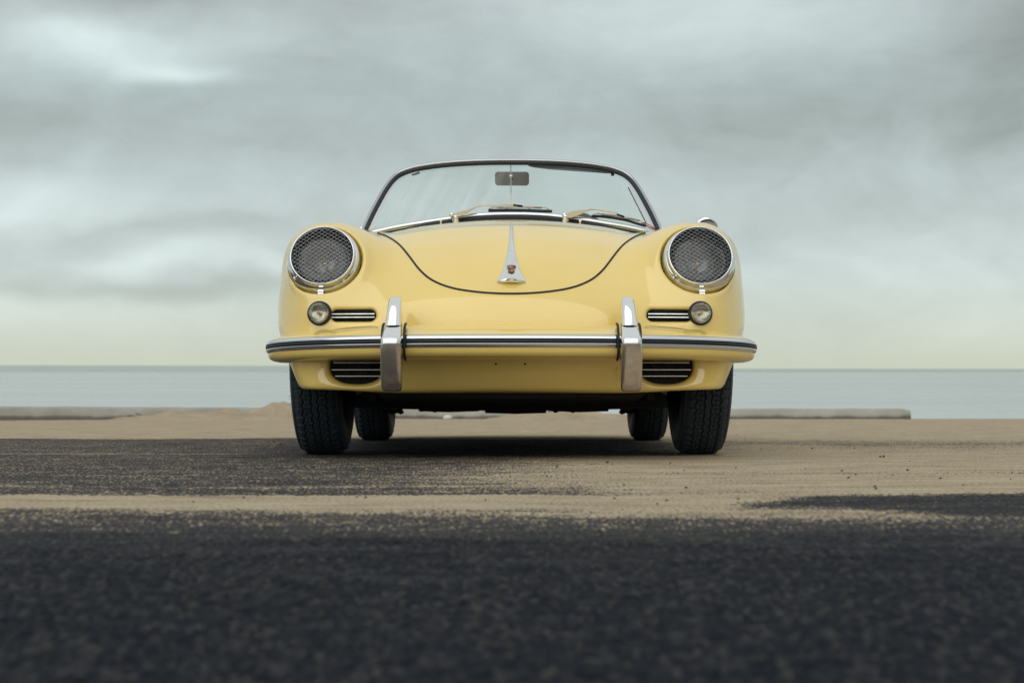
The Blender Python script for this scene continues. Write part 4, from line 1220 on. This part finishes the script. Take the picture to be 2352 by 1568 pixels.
# sun visor, folded against the top rail on the driver's side
v_uv = [(1211, 378.5), (1216, 382.3), (1226, 384.8), (1262, 389.5), (1310, 392.6), (1360, 396.2), (1392, 398.6), (1404, 398.6), (1404, 394), (1375, 386), (1320, 378), (1270, 374), (1222, 373.5)]
vis = [[ws_point(u, v, 0.022+dy) for u, v in v_uv] for dy in (0.0, 0.008, 0.016)]
visor = sharp(mk('sun_visor', *loft(vis), M['visor'], car), 40)
mk('visor_bracket', *box(ws_point(1407, 398, 0.02), (0.006, 0.006, 0.010)), M['under'], visor, smooth=False)
for u, v in ((967, 401), (963, 402)):
    pass
mk('roof_catch', *box(ws_point(955, 399.5, 0.02), (0.016, 0.006, 0.0035), (unit(np.array((1, 0, 0.32))), (0, 1, 0), unit(np.array((-0.32, 0, 1))))), M['mirror_back'], frame_o, smooth=False)

# stickers low in the corners of the glass
def sticker(uv, a, b, ang, m, name, m2=None):
    c = ws_point(uv[0], uv[1], -0.0005); n = unit(np.array((0.42*2*c[0], -1.0, 1.30)))
    X = unit(np.cross(np.array((0, 1.0, 0)), n)*-1); X = unit(np.array((1, 0.84*c[0], 0))); Z = unit(np.cross(X, n)); Z = Z if Z[2] > 0 else -Z
    ca, sa = math.cos(ang), math.sin(ang)
    mb = MB(); N = 28
    def ring(k, l): return [tuple(c+n*l+(X*(ca*a*k*math.cos(t)-sa*b*k*math.sin(t))+Z*(sa*a*k*math.cos(t)+ca*b*k*math.sin(t)))) for t in np.linspace(0, 2*math.pi, N, endpoint=False)]
    mb.add((ring(1, 0)+ring(1, 0.0006), [tuple(range(N, 2*N))]+[(i, (i+1) % N, N+(i+1) % N, N+i) for i in range(N)]), 0)
    if m2:
        for (p, q, w) in (((-0.45, 0.0), (0.45, 0.0), 0.16), ((-0.1, 0.0), (0.12, 0.34), 0.10), ((0.1, 0), (-0.05, -0.34), 0.10)):
            P = np.array(p); Q = np.array(q); d = unit(Q-P); e = np.array((-d[1], d[0]))*w
            poly = [P-e, P+e, Q+e, Q-e]
            mb.add(([tuple(c+n*0.0012+(X*(ca*a*x-sa*b*y)+Z*(sa*a*x+ca*b*y))) for x, y in poly], [(0, 1, 2, 3)]), 1)
    return mb.build(name, [m, m2 or m], glass, smooth=False)
o = sticker((1490.5, 519.5), 0.030, 0.0105, math.radians(-52), M['red'], 'sticker', M['white']); o['label'] = 'red oval sticker with a white mark'
o = sticker((851.5, 523), 0.022, 0.010, math.radians(50), M['pale'], 'sticker'); o['label'] = 'pale oval sticker'

# ------------------------------------------------------------------ wipers and washer jets
def c5(x, y): return ((1640+x/4.9)/1.63265, (740+y/4.9)/1.63265)
def c6(x, y): return ((2080+x/5.345)/1.63265, (740+y/5.345)/1.63265)
def build_wiper(cf, arm_pts, rod_pts, clip, blade, tops, name_label):
    def P(x, y, off): return ws_point(*cf(x, y), off)
    piv = P(*arm_pts[0], -0.05)
    w = MB()
    # broad sprung part of the arm
    rings = []
    for (x, yt, yb) in arm_pts[1:]:
        a = P(x, yt, -0.048); b = P(x, yb, -0.058)
        rings.append([a+np.array((0, -0.004, 0)), a+np.array((0, 0.006, 0.001)), b+np.array((0, 0.006, 0)), b+np.array((0, -0.004, 0))])
    arm = mk('wiper', *loft(rings), M['arm'], car, smooth=False)
    hd = P(arm_pts[1][0]-10, (arm_pts[1][1]+arm_pts[1][2])/2-10, -0.052)
    mk('wiper_head', *lathe([(0.0005, 0.012), (0.006, 0.011), (0.0092, 0.006), (0.0098, 0.0), (0.009, -0.006), (0.005, -0.010)], hd, unit(np.array((-0.25, -0.75, 0.55))), 18), M['chrome'], arm)
    mk('wiper_pivot', *lathe([(0.0125, -0.012), (0.0125, -0.004), (0.0105, 0.000), (0.0105, 0.006), (0.0080, 0.010), (0.0070, 0.016), (0.0005, 0.017)], piv+np.array((0, 0.004, -0.001)), unit(np.array((0, -0.55, 0.85))), 20), M['chrome'], arm)
    mk('pivot_gasket', *lathe([(0.0150, -0.013), (0.0150, -0.008), (0.0120, -0.006)], piv+np.array((0, 0.004, -0.001)), unit(np.array((0, -0.55, 0.85))), 20), M['rubber'], arm)
    mk('arm_rod', *tube(catmull(np.array([P(x, y, -0.044) for x, y in rod_pts]), 5), 0.0022, 8), M['arm'], arm)
    # blade: rubber, carrier bridge, claws
    bl = catmull(np.array([P(x, y, -0.014) for x, y in blade]), 5)
    rub = mk('blade_rubber', *tube(bl, 0.0048, 8, squash=(0.7, 1.15)), M['rubber'], arm)
    tp = [P(x, y, -0.030) for x, y in tops]
    mk('blade_carrier', *tube(catmull(np.array(tp[1:-1]), 5), 0.0034, 8, squash=(0.8, 1.1)), M['carrier'], arm)
    for (i, j, f) in ((0, 1, 0.03), (2, 1, 0.36), (-3, -2, 0.62), (-1, -2, 0.965)):
        e = bl[int(f*(len(bl)-1))]+np.array((0, -0.006, 0.003)); s0 = tp[j]
        mid = (e+s0)/2+np.array((0, -0.004, 0.004))
        mk('blade_claw', *tube(catmull(np.array([s0, mid, e]), 4), 0.0017, 6), M['carrier'], arm)
    a = P(*clip[0], -0.040); b = P(*clip[1], -0.036)
    mk('blade_clip', *tube([a, b], [0.0030, 0.0036], 6), M['under'], arm)
    arm['label'] = name_label
    return arm
build_wiper(c5, [(338, 395), (282, 322, 352), (340, 290, 366), (430, 262, 350), (560, 225, 282), (660, 192, 220), (715, 178, 190)],
            [(700, 184), (760, 170), (845, 153), (1000, 146), (1200, 135), (1380, 124), (1420, 127)], [(1395, 140), (1565, 162)],
            [(938, 240), (1100, 238), (1365, 234), (1640, 240), (1900, 250), (2108, 256)],
            [(970, 226), (1110, 186), (1260, 180), (1480, 172), (1700, 182), (1912, 192), (2040, 234)], 'wiper lying across the centre of the screen')
build_wiper(c6, [(215, 420), (205, 330, 405), (300, 300, 412), (390, 275, 395), (520, 258, 340), (620, 248, 295), (700, 240, 262)],
            [(680, 250), (740, 242), (810, 244), (950, 262), (1100, 288), (1220, 310), (1265, 322)], [(1245, 338), (1395, 392)],
            [(745, 380), (850, 380), (1000, 390), (1190, 415), (1440, 460), (1650, 525), (1830, 576)],
            [(800, 352), (945, 338), (1080, 352), (1260, 372), (1480, 418), (1695, 468), (1800, 540)], 'wiper at the right end of the screen')
for cf, (x, y) in ((c5, (65, 448)), (c6, (510, 500))):
    u, v = cf(x, y); p = ws_point(u, v, -0.03)
    mk('washer_jet', *lathe([(0.0062, -0.014), (0.0058, -0.009), (0.0036, -0.006), (0.0036, 0.000), (0.0058, 0.003), (0.0058, 0.007), (0.0030, 0.010), (0.0003, 0.0105)], p, unit(np.array((0, -0.35, 0.93))), 14), M['chrome'], car)

# ------------------------------------------------------------------ door mirror, door handles
mc = at(1621, 524, 6.34)
prof = [(0.0430, -0.012), (0.0460, -0.004), (0.0465, 0.003), (0.0460, 0.008), (0.0445, 0.0120), (0.0420, 0.0145), (0.038, 0.0158), (0.028, 0.0175), (0.014, 0.0186), (0.0002, 0.0190)]
dm = mk('door_mirror', *lathe(prof, mc, unit(np.array((0.10, -1, -0.34))), 36), M['chrome'], car)
mk('mirror_glass', *lathe([(0.0003, -0.010), (0.041, -0.010), (0.042, -0.0125), (0.0003, -0.0125)], mc, unit(np.array((0.10, -1, -0.34))), 32), M['alu'], dm)
mk('mirror_stem', *tube(catmull(np.array([mc+np.array((-0.01, 0.004, -0.036)), mc+np.array((-0.008, 0.010, -0.06)), mc+np.array((-0.01, 0.012, -0.10))]), 4), 0.007, 10), M['chrome'], dm)
for s in (-1, 1):
    y = 6.42; z = HC+(V0-592)*y/F; x = s*((U0-650.5)*y/F-0.006)
    h = mk('door_handle', *tube(catmull(np.array([(x-s*0.028, y-0.005, z), (x-s*0.006, y-0.004, z), (x, y+0.015, z), (x+s*0.001, y+0.10, z), (x-s*0.004, y+0.13, z), (x-s*0.030, y+0.135, z)]), 5), 0.0062, 8), M['chrome'], car)

# ------------------------------------------------------------------ wheels
R_T = 0.326
def tyre_mesh():
    NP = 60; per = 16; NT_ = NP*per
    # section: (w, r) from inner bead over the tread to the outer bead
    side_in = [(-0.058, 0.196), (-0.066, 0.205), (-0.0765, 0.232), (-0.0815, 0.258), (-0.0810, 0.280), (-0.0775, 0.296), (-0.0720, 0.3085)]
    tread = []
    for w in np.linspace(-0.066, 0.066, 83):
        r = R_T-0.0035*(w/0.05)**2-0.010*max(0, (abs(w)-0.048)/0.018)**2.2
        tread.append((w, r))
    prof = side_in+tread+[(-w, r) for w, r in side_in[::-1]]
    prof = np.array(prof); n = len(prof); nt0 = len(side_in); nt1 = nt0+len(tread)
    W = prof[:, 0][None, :]; R0 = prof[:, 1][None, :]
    ph = (np.arange(NT_)/per)[:, None]
    def zig(p): return 2*np.abs(2*(p-np.floor(p))-1)-1
    dep = np.zeros((NT_, n))
    for w0, amp, sh in ((-0.0105, 0.0030, 0.0), (0.0105, 0.0030, 0.0), (-0.0390, 0.0034, 0.5), (0.0390, 0.0034, 0.5)):
        d = np.abs(W-(w0+amp*zig(ph+sh)))
        dep = np.maximum(dep, smoothstep(0.0031, 0.0018, d)*0.0075)
    # hooked sipes in the two wide ribs
    for s in (-1, 1):
        q = s*W-0.0105
        for off, a0, a1 in ((0.05, 0.002, 0.0165), (0.55, 0.012, 0.0265)):
            c = off+0.10*np.sin((q-a0)*230)
            d = np.abs(((ph-c+0.5) % 1.0)-0.5)
            dep = np.maximum(dep, smoothstep(0.085, 0.045, d)*0.0055*((q > a0) & (q < a1)))
        # thin wavy sipe along the rib
        d = np.abs(q-0.0145-0.0045*np.sin(2*math.pi*(ph+0.15)))
        dep = np.maximum(dep, smoothstep(0.0011, 0.0005, d)*0.0028)
        # shoulder slots
        d = np.abs(((ph+0.25+(s*W-0.05)*9.0+0.5) % 1.0)-0.5)
        dep = np.maximum(dep, smoothstep(0.10, 0.05, d)*0.0060*(s*W > 0.0405)*(s*W < 0.0655))
        d = np.abs(((ph*3+0.2+0.25*np.sin((s*W-0.04)*420)+0.5) % 1.0)-0.5)
        dep = np.maximum(dep, smoothstep(0.10, 0.04, d)*0.0020*(s*W > 0.046)*(s*W < 0.0635))
    d = np.abs(W); dep = np.maximum(dep, smoothstep(0.0009, 0.0004, np.abs(W-0.003*zig(ph)))*0.002)
    mask = np.zeros(n); mask[nt0:nt1] = 1
    R = R0-dep*mask
    # side wall ribs
    th = 2*math.pi*ph/NP
    X = np.broadcast_to(W, R.shape); Y = R*np.sin(th); Z = R*np.cos(th)
    Z = np.maximum(Z, -R_T+0.0035)
    P = np.stack([X, Y, Z], -1).reshape(-1, 3)
    idx = np.arange(NT_*n).reshape(NT_, n); nx = np.roll(idx, -1, 0)
    f = np.stack([idx[:, :-1], idx[:, 1:], nx[:, 1:], nx[:, :-1]], -1).reshape(-1, 4)[:, ::-1]
    v = P.tolist(); f = f.tolist()
    # moulding whiskers on the side walls
    rr = random.Random(4)
    for k in range(90):
        t = rr.uniform(0, 2*math.pi); s = rr.choice((-1, 1)); r = rr.choice((0.262, 0.286, 0.304)); w = np.interp(r, [0.258, 0.280, 0.296, 0.3085], [0.0815, 0.081, 0.0775, 0.072])
        a = np.array((s*(w-0.001), r*math.sin(t), r*math.cos(t))); b = a+np.array((s*rr.uniform(0.004, 0.010), rr.uniform(-0.002, 0.002), rr.uniform(-0.002, 0.002)))
        if b[2] < -0.31: continue
        vv, ff = tube([a, b], 0.0004, 3); bb = len(v); v.extend([list(q) for q in vv]); f.extend([[i+bb for i in q] for q in ff])
    me = bpy.data.meshes.new('tyre'); me.from_pydata(v, [], f); me.materials.append(M['tyre'])
    me.polygons.foreach_set('use_smooth', [True]*len(me.polygons)); me.update()
    try: me.set_sharp_from_angle(angle=math.radians(40))
    except Exception: pass
    return me
TYRE = tyre_mesh()
def build_wheel(x, y, side, tilt):
    c = np.array((x, y, R_T-0.0035))
    rim = MB().add(lathe([(0.200, -0.060), (0.196, -0.052), (0.178, -0.050), (0.170, -0.020), (0.170, 0.020), (0.178, 0.050), (0.196, 0.052), (0.200, 0.060)], (0, 0, 0), (side, 0, 0), 48))
    rim.add(lathe([(0.178, 0.048), (0.160, 0.040), (0.135, 0.046), (0.115, 0.040), (0.100, 0.030), (0.0005, 0.030)], (0, 0, 0), (side, 0, 0), 48))
    w = mk('wheel', rim.v, rim.f, M['rim'], car, origin=(0, 0, 0)); w.location = Vector(c-ORIGIN)
    w.rotation_euler = (0, tilt, 0)
    t = bpy.data.objects.new('tyre', TYRE); scene.collection.objects.link(t); t.parent = w
    h = mk('hub_cap', *lathe([(0.112, 0.040), (0.112, 0.046), (0.100, 0.054), (0.07, 0.062), (0.03, 0.068), (0.022, 0.074), (0.0005, 0.075)], (0, 0, 0), (side, 0, 0), 40), M['chrome'], w, origin=(0, 0, 0))
    d = mk('brake_drum', *lathe([(0.150, -0.055), (0.155, -0.045), (0.155, 0.0), (0.14, 0.02)], (0, 0, 0), (side, 0, 0), 40), M['under'], w, origin=(0, 0, 0))
    p = mk('brake_plate', *lathe([(0.157, -0.050), (0.150, -0.058), (0.05, -0.062), (0.0005, -0.062)], (0, 0, 0), (side, 0, 0), 32), M['under'], w, origin=(0, 0, 0))
    return w
XF = 0.629; XR = 0.631
for s in (-1, 1):
    build_wheel(s*XF, 5.60, s, s*math.radians(0.3)); build_wheel(s*XR, 7.70, s, s*math.radians(0.6))

# ------------------------------------------------------------------ underside
def build_under():
    mb = MB()
    n = 26
    rings = []
    for y in np.linspace(5.10, 8.35, n):
        w = 0.44 if (y < 5.98 or 7.32 < y < 8.1) else 0.66
        zb = np.interp(y, [5.1, 5.3, 5.6, 6.0, 7.2, 7.6, 8.35], [0.190, 0.176, 0.160, 0.150, 0.142, 0.136, 0.160])
        rings.append([(-w, y, zb+0.03), (-w*0.92, y, zb+0.005), (-w*0.4, y, zb), (0, y, zb-0.004), (w*0.4, y, zb), (w*0.92, y, zb+0.005), (w, y, zb+0.03), (w, y, 0.34), (-w, y, 0.34)])
    mb.add(loft(rings))
    rr = random.Random(8)
    # ribs, bolts and pipes that break the lower outline
    for i in range(46):
        x = rr.uniform(-0.40, 0.40); y = rr.uniform(7.0, 8.0); r = rr.uniform(0.004, 0.011)
        mb.add(lump((x, y, 0.138+rr.uniform(-0.004, 0.004)), r, 900+i))
    for x0, x1, y, z, r in ((-0.12, 0.16, 7.85, 0.138, 0.016), (-0.42, -0.15, 7.6, 0.142, 0.010), (0.18, 0.44, 7.6, 0.142, 0.010)):
        mb.add(tube([(x0, y, z), ((x0+x1)/2, y-0.05, z-0.004), (x1, y, z)], r, 8))
    u = mb.build('underbody', M['under'], car, smooth=False)
    mk('front_axle_tube', *tube([(-0.56, 5.6, 0.30), (0.56, 5.6, 0.30)], 0.03, 12), M['under'], u)
    mk('rear_axle_tube', *tube([(-0.58, 7.7, 0.32), (0.58, 7.7, 0.32)], 0.035, 12), M['under'], u)
    for s in (-1, 1):
        # lower damper mounts beside the rear tyres, trailing arms beside the front ones
        c = np.array((s*0.512, 7.52, 0.128)); dd = MB().add(tube([c+np.array((-s*0.03, 0, 0.14)), c+np.array((-s*0.012, 0, 0.03)), c], [0.020, 0.018, 0.013], 10)).add(lump(c+np.array((-s*0.012, 0, 0.002)), 0.020, 55)).add(tube([c+np.array((-s*0.02, 0, 0.006)), c+np.array((s*0.035, 0, 0.004))], 0.010, 8))
        dd.build('damper', M['under'], u)
        mk('spring_plate', *box((s*0.50, 7.35, 0.20), (0.02, 0.30, 0.035)), M['under'], u, smooth=False)
        mk('inner_wing', *box((s*0.44, 5.62, 0.42), (0.012, 0.36, 0.24)), M['under'], u, smooth=False)
        mk('inner_wing', *box((s*0.44, 7.72, 0.42), (0.012, 0.36, 0.24)), M['under'], u, smooth=False)
    return u
build_under()

# ------------------------------------------------------------------ cockpit, tail
def soft_box(name, c, h, m, parent, r=0.03, rot=0.0):
    rings = []
    for k, e in ((-1, 0.75), (-0.85, 0.95), (-0.6, 1), (0.6, 1), (0.85, 0.95), (1, 0.75)):
        ring = []
        for px, py in rrect(h[0]*e, h[1]*e, min(r, h[0]*0.4, h[1]*0.4), 4):
            zz = k*h[2]; yy = py*math.cos(rot)+zz*math.sin(rot); z2 = -py*math.sin(rot)+zz*math.cos(rot)
            ring.append((c[0]+px, c[1]+yy, c[2]+z2))
        rings.append(ring)
    return mk(name, *loft(rings), m, parent)
for s in (-1, 1):
    st = soft_box('seat', (s*0.28, 6.98, 0.40), (0.23, 0.24, 0.07), M['leather'], car)
    soft_box('backrest', (s*0.28, 7.26, 0.60), (0.23, 0.05, 0.20), M['leather'], st, rot=0.25)
soft_box('dashboard', (0, 6.50, 0.775), (0.60, 0.06, 0.075), M['paint'], car)
mk('steering_wheel', *tube([(0.30+0.2*math.cos(t), 6.74-0.2*math.sin(t)*0.35, 0.735+0.2*math.sin(t)*0.78) for t in np.linspace(0, 2*math.pi, 40, endpoint=False)], 0.010, 8, closed=True), M['under'], car)
# the brown edge of the dash top seen under the right wiper
mk('dash_top', *loft([[at(u, v, 6.40) for u, v in ((1292, 500), (1318, 488.5), (1346, 490), (1375, 503))], [at(u, v, 6.46)+np.array((0, 0, -0.004)) for u, v in ((1292, 502), (1318, 492), (1346, 494), (1375, 507))]]), M['visor'], car, smooth=False)
for s in (-1, 1):
    mk('tail_light', *lathe([(0.0005, 0.02), (0.03, 0.016), (0.042, 0.004), (0.044, -0.01)], (s*0.60, 8.50, 0.50), unit(np.array((0, 1, 0.15))), 24), M['red'], car)
    mk('exhaust_pipe', *tube([(s*0.30, 8.2, 0.20), (s*0.30, 8.62, 0.205)], 0.022, 14), M['chrome'], car)
